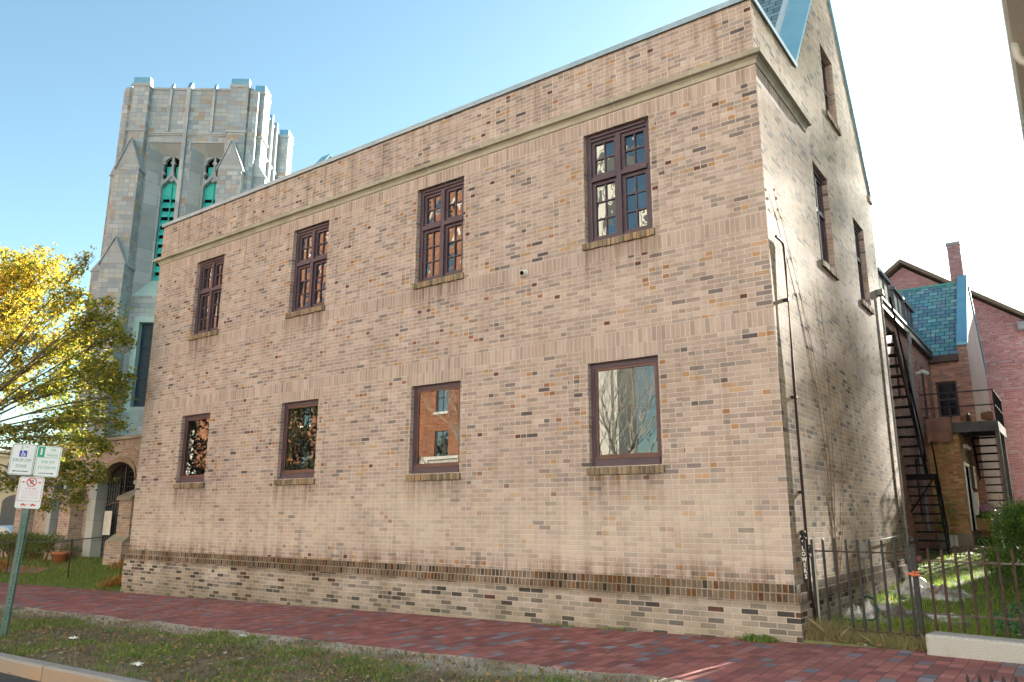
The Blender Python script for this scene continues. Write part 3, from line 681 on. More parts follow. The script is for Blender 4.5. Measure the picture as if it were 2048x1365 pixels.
for y, z in [(.36,5.6),(.3,5.7),(.4,5.45),(2.2,.95),(2.05,1.1),(1.6,1.0),(2.4,.75),(1.9,.55)]:
    for q in range(2): a = rnd.uniform(0,6); mb.add([(.03,y,z),(.05,y+.03*math.cos(a),z+.03*math.sin(a)),(.035,y+.05*math.cos(a+.3),z+.05*math.sin(a+.3)),(.03,y+.03*math.cos(a+.7),z+.03*math.sin(a+.7))], [(0,1,2,3)])
mb.build('leaves', simple('red vine leaves', (.25,.05,.03), (.3,.1,.04), 9), o)

# ------------------------------------------------------------------ yard: tarps, hose, shrubs, grass
def tarp(name, cx, cy, sx, sy, h, label, rz, mat, seed):
    mb = MB(); n = 40; vs = []
    for j in range(n+1):
        for i in range(n+1):
            u, v = i/n*2-1, j/n*2-1; p = Vector((u*2.2+seed, v*2.2, seed*.7))
            q = abs(noise.noise(p*1.0)); w = abs(noise.noise(p*2.6+Vector((5,1,2)))); x3 = abs(noise.noise(p*6))
            e = max(0, 1-(u*u)**1.2)*max(0, 1-(v*v)**1.2)
            z = h*(.15+1.5*q*e+.55*w*e**.5+.2*x3) * (.25+.75*e) - .02
            vs.append((u*sx*(1+.22*noise.noise(p*1.3+Vector((9,0,0)))), v*sy*(1+.25*noise.noise(p*1.2+Vector((0,7,0)))), max(z,.004)))
    mb.add(vs, [(j*(n+1)+i, j*(n+1)+i+1, (j+1)*(n+1)+i+1, (j+1)*(n+1)+i) for j in range(n) for i in range(n)])
    o = mb.build(name, mat, None, True); o.location = (cx, cy, yardH(cx, cy)-.01); o.rotation_euler = (0,0,rz)
    md = o.modifiers.new('Solidify', 'SOLIDIFY'); md.thickness = .006
    return tag(o, label, 'tarp')
mm, t, b = newmat('soiled white plastic', .45, 0, .4); n1 = t.noise(3.2, 5, t.pos(), .65)
setcol(t, b, t.mix(t.map(n1, .46, .62), (.62,.60,.58), (.20,.165,.13))); bump(t, b, t.noise(14, 4, t.pos(), .65), .6, .03); M['tarp'] = mm
mm, t, b = newmat('mud covered plastic', .7, 0, .3); n1 = t.noise(2.2, 5, t.pos(), .65)
setcol(t, b, t.mix(t.map(n1, .35, .58), (.50,.47,.44), (.11,.085,.07))); bump(t, b, t.noise(14, 4, t.pos(), .65), .6, .03); M['tarp2'] = mm
tarp('tarp', .62, 2.15, .55, .45, .20, 'crumpled muddy white plastic sheet with a green hose over it behind the gate', .3, M['tarp2'], 1.3)
tarp('tarp', .34, 1.75, .30, .42, .24, 'bunched white plastic sheet at the foot of the side wall', .9, M['tarp'], 4.1)
tarp('tarp', .72, 4.7, .62, .55, .26, 'heaped white plastic sheet lying farthest back on the yard grass', -.2, M['tarp'], 7.7)
tarp('tarp', 1.22, 2.3, .40, .35, .10, 'flat torn white plastic scrap behind the middle gate post', .5, M['tarp'], 9.2)
mb = MB(); mb.tube([(.22,2.15,.30),(.34,2.05,.37),(.46,1.85,.36),(.56,1.6,.26),(.55,1.4,.15),(.38,1.28,.13),(.2,1.32,.14),(.12,1.25,.12)], .014, 8)
tag(mb.build('garden_hose', simple('green rubber', (.012,.12,.065), rough=.4), None, True), 'dark green garden hose draped over the muddy plastic sheet', 'hose')

def leafcloud(mb, n, c, r, size, flat=.0, asp=.5, inner=.0, m=0, droop=.0):
    for _ in range(n):
        while True:
            p = Vector((rnd.uniform(-1,1), rnd.uniform(-1,1), rnd.uniform(-1,1)))
            if inner < p.length < 1: break
        q = Vector((c[0]+p.x*r[0], c[1]+p.y*r[1], c[2]+p.z*r[2])); s = size*rnd.uniform(.6, 1.3)
        a = Vector((rnd.gauss(0,1), rnd.gauss(0,1), rnd.gauss(0,1)*(1-flat)-droop)).normalized()
        b_ = a.cross(Vector((rnd.gauss(0,1), rnd.gauss(0,1), rnd.gauss(0,1)))).normalized()
        k = a.cross(b_)*(s*.12)
        mb.add([q, q+a*s*.45+b_*s*asp*.5+k, q+a*s, q+a*s*.45-b_*s*asp*.5+k], [(0,1,2,3)], m)
# yew beside the railing
yew = leafmat('yew needles', [(0,(.05,.12,.025)),(.5,(.10,.21,.04)),(.8,(.19,.29,.05)),(1,(.32,.36,.07))], .4)
o = empty('evergreen_shrub', (2.13, 6.2, yardH(2.4, 6)), 'tall dense green yew shrub at the right behind the railing', 'shrub')
mb = MB()
for i in range(150):
    a = rnd.uniform(0, 6.283); rr = rnd.random()**.5*.78; zz = .25+rnd.random()*1.0
    k = (1 - .55*max(0, zz-.5)); c = (math.cos(a)*rr*k, math.sin(a)*rr*k*.9, zz)
    for q in range(26):
        d = Vector((c[0]*.8+rnd.gauss(0,.35), c[1]*.8+rnd.gauss(0,.35), .55+rnd.gauss(0,.3))).normalized(); l = rnd.uniform(.12,.26)
        s_ = Vector(c) + Vector((rnd.gauss(0,.09), rnd.gauss(0,.09), rnd.gauss(0,.09)))
        for w in range(7):
            p = s_ + d*l*w/7; a2 = Vector((rnd.gauss(0,1), rnd.gauss(0,1), rnd.gauss(0,1))).normalized()
            e = (d*.6+a2*.8).normalized()*.05; f_ = e.cross(d).normalized()*.009
            mb.add([p-f_, p+f_, p+e], [(0,1,2)])
mb.build('foliage', yew, o)
mb = MB()
for i in range(9):
    a = i*.7; mb.tube([(0,0,-.1),(.1*math.cos(a),.1*math.sin(a),.3),(.35*math.cos(a),.35*math.sin(a),.8)], [.03,.022,.008], 6)
mb.build('stem', simple('brown bark', (.07,.045,.03), (.12,.08,.05), 9), o)
o = empty('leafy_plant', (2.28, .85, .07), 'low plant with rounded blue green leaves at the right edge behind the granite block', 'plant')
mb = MB()
for i in range(60):
    a = rnd.uniform(0,6.28); rr = rnd.random()**.6*.38; leafcloud(mb, 9, (math.cos(a)*rr, math.sin(a)*rr, .08+rnd.random()*.42*(1-rr)), (.07,.07,.07), .06, .3, .75)
mb.build('foliage', leafmat('blue green leaves', [(0,(.03,.12,.065)),(.6,(.06,.18,.09)),(1,(.15,.28,.15))], .3, .35), o)
mb = MB()
for i in range(8): a = i*.8; mb.tube([(0,0,-.05),(.2*math.cos(a),.2*math.sin(a),.3)], [.008,.004], 5)
mb.build('stem', simple('green stem', (.08,.1,.04)), o)
def yard_area():
    y = .12+rnd.random()**2.2*13.5; return (rnd.uniform(-.05 if y < 7.4 else -2.2, 3.0 if y > .9 else 3.4), y)
mb = MB(); cl = lambda x, y: 1.0 if noise.noise((x*1.4, y*1.4, 9)) > -.25 else .3
blades(mb, 26000, yard_area, .03, .085, .010, .8, yardH, cl); o = mb.build('grass', M['grass_yard']); tag(o, 'green grass growing in the side yard behind the fence', 'grass', kind='stuff')
mb = MB(); blades(mb, 2600, lambda: (rnd.uniform(1.25, 3.2), .15+rnd.random()**1.5*.9), .06, .17, .009, .9, yardH); blades(mb, 900, lambda: (rnd.uniform(.1, 1.3), .6+rnd.random()*1.2), .05, .15, .009, .9, yardH)
tag(mb.build('yellow_grass', M['grass_y']), 'long yellow green grass just behind the granite block', 'grass', kind='stuff')
mb = MB(); blades(mb, 3600, lambda: (rnd.uniform(.06, 1.36), .02+rnd.random()**1.4*.75), .03, .17, .0045, 1.5, yardH); blades(mb, 900, lambda: (.07+abs(rnd.gauss(0,.22)), rnd.uniform(-.0,.35)), .08, .27, .0045, 1.3, yardH)
tag(mb.build('dry_grass', M['dry']), 'tall dry straw coloured grass tangled under the gate', 'grass', kind='stuff')

# verge grass, wall weeds and fallen leaves
def verge_area(): return (rnd.uniform(-14, 4.2) if rnd.random() < .8 else rnd.uniform(-26, -14), -5.33+rnd.random()*2.45)
def verge_cl(x, y):
    v = noise.noise((x*.75, y*1.1, 2))*1.0 + .55*noise.noise((x*2.6, y*2.6, 4)) + .18
    v -= max(0, (y+3.55))*1.15
    return max(.02, min(1, .12 + v*1.8))
mb = MB(); blades(mb, 38000, verge_area, .022, .065, .011, 1.1, verge_h, verge_cl)
tag(mb.build('grass', M['grass']), 'worn green grass of the verge between kerb and brick sidewalk', 'grass', kind='stuff')
mb = MB(); blades(mb, 26000, verge_area, .02, .06, .009, 1.6, verge_h, lambda x, y: .25+.6*max(0, -noise.noise((x*.75, y*1.1, 2))))
tag(mb.build('dead_grass', leafmat('dead grass', [(0,(.10,.08,.045)),(.5,(.17,.13,.08)),(1,(.24,.19,.12))], .15)), 'brown dead grass thinly scattered over the verge', 'grass', kind='stuff')
def litter(mb, n, area, zf, smin, smax):
    for _ in range(n):
        x, y = area(); s = rnd.uniform(smin, smax); a = rnd.uniform(0, 6.28); z = zf(x, y)+rnd.uniform(.006,.03); c, d = math.cos(a)*s, math.sin(a)*s
        k = [rnd.uniform(-.35,.5)*s for _ in range(4)]
        mb.add([(x-c,y-d,z+k[0]+.2*s), (x-d*.5,y+c*.5,z+k[1]), (x+c,y+d,z+k[2]+.2*s), (x+d*.5,y-c*.5,z+k[3])], [(0,1,2,3)])
fallen = leafmat('fallen leaves', [(0,(.14,.07,.035)),(.3,(.24,.13,.05)),(.6,(.32,.21,.08)),(.8,(.36,.28,.14)),(.93,(.16,.09,.07)),(1,(.5,.46,.38))], .1)
mb = MB(); litter(mb, 7500, verge_area, verge_h, .014, .036); litter(mb, 160, lambda: (rnd.uniform(-12, 3), -5.53-rnd.random()**2*.5), lambda x, y: H(x)-.145, .02, .04)
litter(mb, 90, lambda: (rnd.uniform(.1, 1.4), rnd.uniform(-.12, .25)), yardH, .02, .04); litter(mb, 60, lambda: (rnd.uniform(-15, 3), -rnd.random()**3*2.7), walk_h, .01, .03)
litter(mb, 60, lambda: (rnd.uniform(-.9, -.1), -.08-rnd.random()*.12), walk_h, .012, .03)
tag(mb.build('fallen_leaves', fallen), 'brown and yellow autumn leaves strewn over verge and gutter', 'leaves', kind='stuff')
mb = MB(); blades(mb, 240, lambda: (rnd.gauss(-.42,.11), -.10-rnd.random()*.13), .03, .09, .014, 1.0, walk_h)
leafcloud(mb, 60, (-.42,-.14,.03), (.2,.06,.03), .05, .5, .6)
tag(mb.build('weed_tuft', M['grass']), 'bright green weed tuft at the wall foot near the hall corner', 'weeds')
for i, (x, lb) in enumerate([(-2.35, 'small dark weed clump at the wall foot below the right ground floor window'), (-3.2, 'flat weed clump at the wall foot left of the right ground floor window')]):
    mb = MB(); blades(mb, 70, lambda: (rnd.gauss(x,.16), -.09-rnd.random()*.08), .02, .05, .012, 1.0, walk_h); tag(mb.build('weed_tuft', M['grass']), lb, 'weeds')
for x, y, s, lb in [(-5.35,-4.95,.055,'crumpled white paper scrap on the grass near the kerb'), (-8.05,-4.35,.05,'pale paper scrap on the grass near the sign post'), (-6.15,-3.1,.05,'white litter scrap at the sidewalk edge')]:
    mb = MB(); n = 6; vs = [(x+(i/n-.5)*s*3, y+(j/n-.5)*s*1.6, verge_h(x,y)+.03+.03*noise.noise((i*.9,j*.9,x))) for j in range(n+1) for i in range(n+1)]
    mb.add(vs, [(j*(n+1)+i, j*(n+1)+i+1, (j+1)*(n+1)+i+1, (j+1)*(n+1)+i) for j in range(n) for i in range(n)])
    o = mb.build('paper_scrap', M['white']); tag(o, lb, 'litter'); md = o.modifiers.new('Solidify','SOLIDIFY'); md.thickness = .002

# ------------------------------------------------------------------ red brick houses behind the yard
RED = pal((16, (0.455,0.208,0.154)), (14, (0.393,0.179,0.133)), (12, (0.500,0.246,0.182)), (9, (0.323,0.160,0.130)), (5, (0.245,0.150,0.130)), (4, (0.500,0.314,0.222)))
PINK = pal((16, (0.335,0.153,0.166)), (14, (0.306,0.130,0.145)), (12, (0.335,0.187,0.199)), (8, (0.251,0.118,0.134)), (5, (0.335,0.240,0.253)))
ORB = pal((16, (0.500,0.285,0.136)), (14, (0.500,0.222,0.112)), (12, (0.500,0.347,0.174)), (8, (0.398,0.186,0.104)), (4, (0.279,0.149,0.099)))
def st_red(t, c, p, ob): return t.mix(t.map(t.noise(.5,5,ob,.65), .42, .7, 0, .4), c, (.30,.19,.175))
M['red'] = brick_mat('red brick', RED, (.33,.25,.2), split=.25, stain=st_red, seed=11)
M['pink'] = brick_mat('faded red brick', PINK, (.36,.27,.25), split=.25, stain=st_red, seed=12)
M['pinkr'] = simple('rosy parged wall', (.50,.32,.31), (.55,.36,.34), 1.2, .9, bs=.2, bscale=14)
M['brown'] = brick_mat('brown brick', ORB, (.33,.25,.17), split=.15, seed=13, stain=lambda t, c, p, ob: t.mix(t.math('MULTIPLY', t.map(t.noise(1.4,4,t.comb(t.math('MULTIPLY',p[0],4.0),p[1],t.math('MULTIPLY',p[2],.4)),.6), .42, .62, 0, .7), t.map(p[2], 1.0, 3.6, .1, 1)), c, (.26,.17,.05)))
M['trim'] = simple('dark brown trim', (.055,.035,.032), (.08,.05,.045), 6, .55)
M['greytrim'] = simple('weathered grey metal', (.17,.18,.20), (.24,.24,.25), 5, .5, .2)
M['verge'] = simple('weathered brown eaves board', (.16,.11,.075), (.12,.10,.085), 3, .8)
M['concrete'] = simple('stained concrete', (.30,.26,.19), (.20,.17,.12), 2.2, .9, bs=.3, bscale=20)
X1 = -.463
M['dormer'] = simple('purple brown dormer cladding', (.20,.145,.145), (.15,.11,.11), 3, .7)
M['dormtrim'] = simple('dull grey dormer trim', (.17,.165,.18), (.13,.12,.13), 4, .8)
house = empty('brick_house', (0, 0, 0), 'red brick house with dormers and green slate roof behind the yard', 'house')
mb = MB()
wz = (4.43, 5.53); wx = (-.365, .215)
gridwall(mb, [X1, .62, *wx], [.2, 6.25, *wz], lambda u, z: None if wx[0] < u < wx[1] and wz[0] < z < wz[1] else 0, lambda u, z: (u, 17.5, z))
reveal(mb, lambda u, z, d=0: (u, 17.5+d, z), wx[0], wx[1], wz[0], wz[1], .12)
LW = [(12.55, 13.35, 4.35, 5.55), (14.6, 14.95, 4.2, 5.75), (15.5, 16.5, 3.9, 5.75), (11.3, 12.1, 4.3, 5.6), (12.6, 13.4, 1.4, 2.9)]
us = [8.6, 17.5] + [x for w in LW for x in w[:2]]; zs = [.2, 6.25] + [x for w in LW for x in w[2:]]
gridwall(mb, us, zs, lambda u, z: None if any(w[0] < u < w[1] and w[2] < z < w[3] for w in LW) else 0, lambda u, z: (X1, u, z))
for w in LW: reveal(mb, lambda u, z, d=0: (X1-d, u, z), *w, .12)
mb.quad((-9,8.6,.2), (X1,8.6,.2), (X1,8.6,6.25), (-9,8.6,6.25)); mb.quad((-9,26,.2), (-9,8.6,.2), (-9,8.6,6.25), (-9,26,6.25))
ew = [(17.5, .2), (23.4, .2), (23.4, 6.6), (20.5, 9.62), (17.5, 6.55)]
mb.add([(.62, y, z) for y, z in ew], [(0,1,2,3,4)], 1); mb.add([(.35, y, z) for y, z in ew[::-1]], [(0,1,2,3,4)]); mb.quad((.35,17.5,6.25), (.62,17.5,6.25), (.62,17.5,6.8), (.35,17.5,6.8))
mb.build('wall', [M['red'], M['pinkr']], house)
mb = MB(); mb.add([(-4,17.35,6.32), (.38,17.35,6.32), (.38,20.5,9.42), (-4,20.5,9.42)], [(0,1,2,3)]); mb.add([(-4,20.5,9.42), (.38,20.5,9.42), (.38,23.6,6.3), (-4,23.6,6.3)], [(0,1,2,3)])
mb.add([(X1-.06,8.5,6.44), (X1-.06,17.4,6.44), (-1.6,17.4,8.6), (-1.6,8.5,8.6)], [(0,1,2,3)]); mb.add([(-1.6,8.5,8.6), (-1.6,18.6,8.6), (-9,18.6,8.8), (-9,8.5,8.8)], [(0,1,2,3)]); mb.add([(X1-.06,8.5,6.4), (-1.6,8.5,8.6), (-9,8.5,8.8), (-9,8.5,6.2)], [(0,1,2,3)])
rf = mb.build('roof', M['slate2'], house)
mb = MB(); mb.box(-4, .38, 20.44, 20.58, 9.40, 9.47); mb.build('ridge', simple('verdigris ridge', (.06,.26,.24), (.09,.3,.27), 4), rf)
mb = MB(); slope_box((17.42, 6.62), (20.5, 9.58), .36, .66, .0, .10); slope_box((20.5, 9.58), (23.5, 6.6), .36, .66, 0, .10); mb.build('coping', M['bluelead'], house)
mb = MB(); mb.box(-.2, .36, 17.30, 17.5, 6.14, 6.34); mb.box(X1, -.2, 17.30, 17.5, 6.14, 6.34); mb.box(X1, X1+.13, 8.5, 17.42, 6.25, 6.40); mb.box(X1-.1, X1+.17, 8.5, 17.25, 6.40, 6.46, 1)
mb.build('eaves', [M['trim'], M['dormtrim']], house)
mb = MB(); mb.box(.15, .565, 20.55, 21.2, 9.2, 10.86); mb.box(.125, .59, 20.52, 21.23, 10.86, 10.96, 1); mb.build('chimney', [M['pink'], M['greytrim']], house)
mb = MB(); mb.tube([(X1+.14,13.0,6.3),(X1+.14,13.0,6.0),(X1+.08,13.0,5.7),(X1+.08,13.0,1.0)], .05, 8); mb.build('downspout', M['greytrim'], house)
mb = MB(); mb.tube([(X1+.05,14.15,5.32),(X1+.22,14.15,5.36)], .035, 8); mb.tube([(X1+.2,14.1,5.37),(X1+.32,14.25,5.3)], .06, 10); mb.build('floodlight', M['white'], house)
for y0, y1 in ((11.9, 13.36), (14.0, 15.42), (15.75, 17.12)):
    mb = MB(); xf, xb, z0, z1 = X1-.30, -1.7, 6.62, 7.78
    mb.box(xb, xf, y0, y1, z0, z1); mb.box(xb, xf+.09, y0-.07, y1+.07, z1, z1+.10, 1)
    n = 2
    for k in range(n+1): yy = y0+(y1-y0-.10)*k/n; mb.box(xf, xf+.03, yy, yy+.10, z0+.06, z1-.02, 1)
    mb.box(xf, xf+.04, y0, y1, z0, z0+.06, 1)
    dm = mb.build('dormer', [M['dormer'], M['dormtrim']], house)
    g = MB(); 
    for k in range(n): a = y0+(y1-y0-.10)*k/n+.13; g.quad((xf+.006,a,z0+.12), (xf+.006,a+(y1-y0-.1)/n-.16,z0+.12), (xf+.006,a+(y1-y0-.1)/n-.16,z1-.12), (xf+.006,a,z1-.12))
    g.build('pane', M['leaded'], dm)
def sash_window(place, u0, u1, z0, z1, parent, mf, d=.07, bars=1):
    mb = MB(); f = .055
    for a, b_ in ((u0, u0+f), (u1-f, u1)): pbox(mb, place, a, b_, z0, z1, d, d+.06)
    pbox(mb, place, u0+f, u1-f, z1-f, z1, d, d+.06); pbox(mb, place, u0+f, u1-f, z0, z0+f, d, d+.06); zm = (z0+z1)/2
    pbox(mb, place, u0+f, u1-f, zm-.025, zm+.025, d-.01, d+.055)
    for k in range(1, bars): x = u0+(u1-u0)*k/bars; pbox(mb, place, x-.02, x+.02, z0+f, z1-f, d+.01, d+.05)
    w = mb.build('window', mf, parent); g = MB(); g.quad(place(u0+f,z0+f,d+.045), place(u1-f,z0+f,d+.045), place(u1-f,z1-f,d+.045), place(u0+f,z1-f,d+.045)); g.build('pane', M['glass_plain'], w)
    return w
sash_window(lambda u, z, d=0: (u, 17.5+d, z), *wx, *wz, house, M['trim'])
for w in LW: sash_window(lambda u, z, d=0: (X1-d, u, z), *w, house, M['trim'], bars=2 if w[1]-w[0] > .6 else 1)
# lower brown brick block under the balcony
ext = empty('brick_annex', (0, 0, 0), 'low brown brick annex with white door trim under the balcony', 'annex')
mb = MB(); dz = (1.03, 2.80); dy = (15.35, 16.25)
mb.quad((X1,15,.98), (.35,15,.98), (.35,15,3.70), (X1,15,3.70))
gridwall(mb, [15, 17.5, *dy], [.98, 3.70, dz[0], dz[1]], lambda u, z: None if dy[0] < u < dy[1] and dz[0] < z < dz[1] else 0, lambda u, z: (.35, u, z))
reveal(mb, lambda u, z, d=0: (.35-d, u, z), *dy, *dz, .1); mb.quad((X1,15,3.7), (.35,15,3.7), (.35,17.5,3.7), (X1,17.5,3.7))
mb.build('wall', M['brown'], ext)
mb = MB(); mb.box(X1, .385, 14.965, 17.5, .1, .98); mb.build('footing', M['concrete'], ext)
mb = MB(); P_ = lambda u, z, d=0: (.35-d, u, z)
pbox(mb, P_, dy[0]-.14, dy[0], dz[0], dz[1]+.1, -.03, .06, 1); pbox(mb, P_, dy[1], dy[1]+.1, dz[0], dz[1]+.1, -.03, .06, 1); pbox(mb, P_, dy[0], dy[1], dz[1], dz[1]+.1, -.03, .06, 1); pbox(mb, P_, dy[0], dy[1], dz[0], dz[1], .05, .09)
mb.build('door', [M['trim'], M['white']], ext)
for y0, y1, z0, z1, k in ((16.45, 16.85, 2.2, 2.85, 'trim'), (16.9, 17.25, 2.2, 2.85, 'greytrim'), (16.5, 16.95, 1.45, 2.1, 'white')):
    mb = MB(); mb.box(.36, .46, y0, y1, z0, z1); mb.build('meter_box', M[k], ext, bevel=.01)
mb = MB(); mb.tube([(.36,15.7,3.35),(.44,15.7,3.36)], .05, 10); mb.tube([(.42,15.65,3.37),(.5,15.8,3.3)], .055, 10); mb.build('floodlight', M['white'], ext)
mb = MB(); mb.box(-.17,.02,14.90,14.962,.62,.92); mb.box(-.20,.05,14.90,14.955,.58,.61); mb.build('vent', M['white'], ext)
# balcony: deck, beams, posts, railing
bal = empty('balcony', (0, 0, 0), 'dark iron railed balcony deck resting on the brown brick annex', 'balcony')
mb = MB(); mb.box(-.86, 1.27, 14.86, 17.45, 3.90, 3.97); mb.build('deck', simple('weathered deck', (.23,.17,.09), (.16,.13,.09), 4, .9), bal)
mb = MB(); mb.box(-.86, 1.27, 14.80, 14.86, 3.68, 3.95); mb.box(1.27, 1.33, 14.80, 17.45, 3.68, 3.95); mb.box(.40, 1.27, 16.6, 16.68, 3.70, 3.9); mb.box(.36, .44, 14.86, 17.45, 3.72, 3.9); mb.build('beam', simple('flaking grey beam', (.06,.065,.07), (.12,.11,.10), 6, .7), bal)
for x, y in ((1.28, 14.9), (1.28, 16.55)): mb = MB(); mb.box(x-.05, x+.05, y-.05, y+.05, .3, 3.68); mb.build('post', simple('grey timber post', (.12,.115,.10), (.18,.165,.14), 6, .9), bal)
mb = MB()
for z in (4.40, 4.80): mb.tube([(-.84,14.83,z),(1.30,14.83,z),(1.30,17.4,z)], .018, 6)
for x in (-.84, .22, 1.30): mb.tube([(x,14.83,3.7),(x,14.83,4.82)], .02, 6)
for y in (15.35, 15.85, 16.4, 16.9, 17.4): mb.tube([(1.30,y,3.75),(1.30,y,4.80)], .018, 6)
mb.tube([(.22,14.83,4.42),(.26,14.83,4.05)], .01, 5)
mb.build('railing', M['iron'], bal)
mb = MB(); n = 14; vs = []
for j in range(n+1):
    for i in range(n+1): u, v = i/n, j/n; vs.append((-.40+.62*u+.02*noise.noise((u*3,v*3,1)), 14.74+.03*noise.noise((u*4,v*4,0))+.03*math.sin(u*9), 4.10-.66*v+(.05*noise.noise((u*6,9,2)) if j == n else 0)))
mb.add(vs, [(j*(n+1)+i, (j+1)*(n+1)+i, (j+1)*(n+1)+i+1, j*(n+1)+i+1) for j in range(n) for i in range(n)])
o = mb.build('mat', simple('faded rust cloth', (.30,.15,.10), (.20,.11,.10), 2.6, .9)); tag(o, 'rust coloured mat hung over the front edge of the balcony', 'mat'); md = o.modifiers.new('Solidify','SOLIDIFY'); md.thickness = .02
for x, y, r, lb in ((-.52, 15.05, .14, 'tan clay pot at the left end of the balcony'), (.45, 15.1, .11, 'flat tan pot lying on the balcony beside the railing post'), (.95, 15.1, .14, 'brown clay pot lying near the right end of the balcony')):
    mb = MB(); mb.lathe([(.005,0),(r*.7,.0),(r,.2),(r*1.1,.2),(r*1.1,.24),(r*.9,.24),(r*.85,.2),(.005,.18)], (0,0,0), 14); o = mb.build('clay_pot', simple('old clay', (.28,.14,.07), (.2,.11,.07), 8, .85), None, True)
    o.location = (x, y, 3.98 if x < 0 else 3.98+r); o.rotation_euler = (0, 0 if x < 0 else R(90), .4); tag(o, lb, 'pot', group='clay pots on the balcony')
mb = MB(); mb.lathe([(.005,0),(.06,0),(.065,.15),(.03,.2),(.03,.26),(.005,.26)], (.62,15.1,3.97), 10); tag(mb.build('jug', M['iron'], None, True), 'small dark jug standing on the balcony below the window', 'jug')
# stairs
def open_stair(name, label, flights, landings, group=None):
    o = empty(name, (0, 0, 0), label, 'stairs', group=group)
    for (x0, x1, ya, za, yb, zb) in flights:
        L_ = math.hypot(yb-ya, zb-za); n = max(4, round((zb-za)/.215)); mb = MB()
        for x in (x0, x1):
            dy, dzz = (yb-ya)/L_, (zb-za)/L_; hy, hz = -dzz*.11, dy*.11
            if hz < 0: hy, hz = -hy, -hz
            mb.add([(x+s, y+q*hy, z+q*hz) for s in (-.02, .02) for (y, z) in ((ya, za), (yb, zb)) for q in (-1, 1)], [(0,1,3,2),(4,6,7,5),(0,4,5,1),(2,3,7,6),(1,5,7,3),(0,2,6,4)])
        mb.build('stringer', M['stairiron'], o)
        for k in range(1, n): t_ = k/n; y, z = ya+(yb-ya)*t_, za+(zb-za)*t_; mb = MB(); mb.box(x0+.02, x1-.02, y-.12, y+.12, z-.018, z+.018); mb.build('tread', M['stairiron'], o)
        mb = MB(); mb.tube([(x1+.01, ya, za+.3), (x1+.01, ya+(yb-ya)*.03, za+.75), (x1+.01, yb, zb+.85)], .02, 6); mb.tube([(x1+.01, (ya+yb)/2, (za+zb)/2), (x1+.01, (ya+yb)/2, (za+zb)/2+.82)], .018, 6); mb.build('handrail', M['stairiron'], o)
    for (x0, x1, y0, y1, z) in landings: mb = MB(); mb.box(x0, x1, y0, y1, z-.05, z); mb.box(x0, x1, y0, y0+.05, z-.14, z-.05); mb.build('landing', M['stairiron'], o)
    return o
fe = open_stair('fire_escape', 'steep black iron fire escape stair between tan hall and red house', [(-.62, .15, 12.05, .42, 11.15, 2.32), (-.80, -.06, 11.45, 2.40, 8.95, 5.42)], [(-.80, .17, 11.05, 11.5, 2.40), (-1.4, -.06, 8.3, 8.98, 5.44)])
mb = MB(); mb.bar((.13,11.2,2.34), (-.58,11.2,1.35), .035); mb.build('brace', M['stairiron'], fe)
mb = MB(); mb.box(-.62,.2,11.9,12.25,.36,.42); mb.build('foot_plate', M['concrete'], fe)
open_stair('balcony_stair', 'black open tread stair rising to the right end of the balcony', [(.50, 1.22, 18.55, 1.0, 16.75, 3.90)], [])
# big gabled red house farther back
bg = empty('brick_house', (0, 0, 0), 'tall red brick gable end rising behind the slate roofed house', 'house')
mb = MB(); gp = [(-6.2, 0), (1.95, 0), (1.95, 9.0), (-2.1, 11.95), (-6.2, 9.0)]
mb.prism(gp, 'y', 26, 40); mb.box(-6.22, 1.97, 25.95, 26.0, 7.22, 7.30, 0); mb.build('wall', M['pink'], bg)
mb = MB()
for s, x0, z0 in ((1, 2.35, 8.80), (-1, -6.55, 8.80)):
    ax, az = -2.1, 12.08
    mb.add([(x, y, z+h) for y in (25.62, 40.3) for (x, z) in ((x0, z0), (ax, az)) for h in (0, .16)], [(0,1,3,2),(4,6,7,5),(0,4,5,1),(2,3,7,6),(1,5,7,3),(0,2,6,4)])
mb.build('roof', M['verge'], bg); mb = MB(); mb.box(1.75, 2.36, 25.6, 26.1, 8.55, 8.86); mb.build('eaves_box', M['greytrim'], bg)
# yard clutter at the foot of the annex
mb = MB(); mb.box(.35, .74, 16.6, 16.95, 1.02, 1.35); mb.box(.37, .72, 16.62, 16.93, 1.30, 1.352, 1)
o = mb.build('planter_box', [simple('orange timber', (.36,.20,.085), (.28,.15,.06), 6, .8), M['earth']], bevel=.008); tag(o, 'orange wooden planter box beside the white trimmed door', 'planter'); mb = MB(); mb.box(.38,.40,16.6,16.63,.99,1.02); mb.build('foot', M['trim'], o)
mb = MB()
for i in range(120):
    x, y = .38+rnd.random()*.34, 16.64+rnd.random()*.26; h = rnd.uniform(.12, .32); mb.tube([(x,y,1.34),(x+rnd.gauss(0,.05),y,1.34+h*.6),(x+rnd.gauss(0,.09),y+rnd.gauss(0,.05),1.34+h)], .004, 4)
leafcloud(mb, 260, (.55,16.76,1.48), (.2,.16,.12), .07, 0, .3)
leafcloud(mb, 420, (.60,16.74,1.64), (.26,.18,.09), .045, .3, .8, m=1)
tag(mb.build('flowers', [M['grass'], simple('mauve petals', (.42,.13,.36), (.5,.2,.42), 20)]), 'mauve pink flowers growing in the orange planter box', 'flowers')
mb = MB(); mb.box(.36,1.0,15.6,16.55,.35,.78); mb.tube([(.36,15.55,.80),(1.0,15.55,.80)], .06, 8); o = mb.build('cellar_cover', simple('black rubber', (.018,.018,.02), (.03,.03,.03), 8, .6), bevel=.04); tag(o, 'black rounded cellar cover below the white trimmed door', 'cover')
mb = MB()
for i in range(70):
    x, y = rnd.gauss(.4,.35), rnd.gauss(14.5,.25); r0 = rnd.uniform(.03,.09); z = yardH(x,y)+r0*.4
    mb.lathe([(.003,-r0),(r0*.8,-r0*.5),(r0,0),(r0*.7,r0*.55),(.003,r0*.7)], (x,y,z), 6)
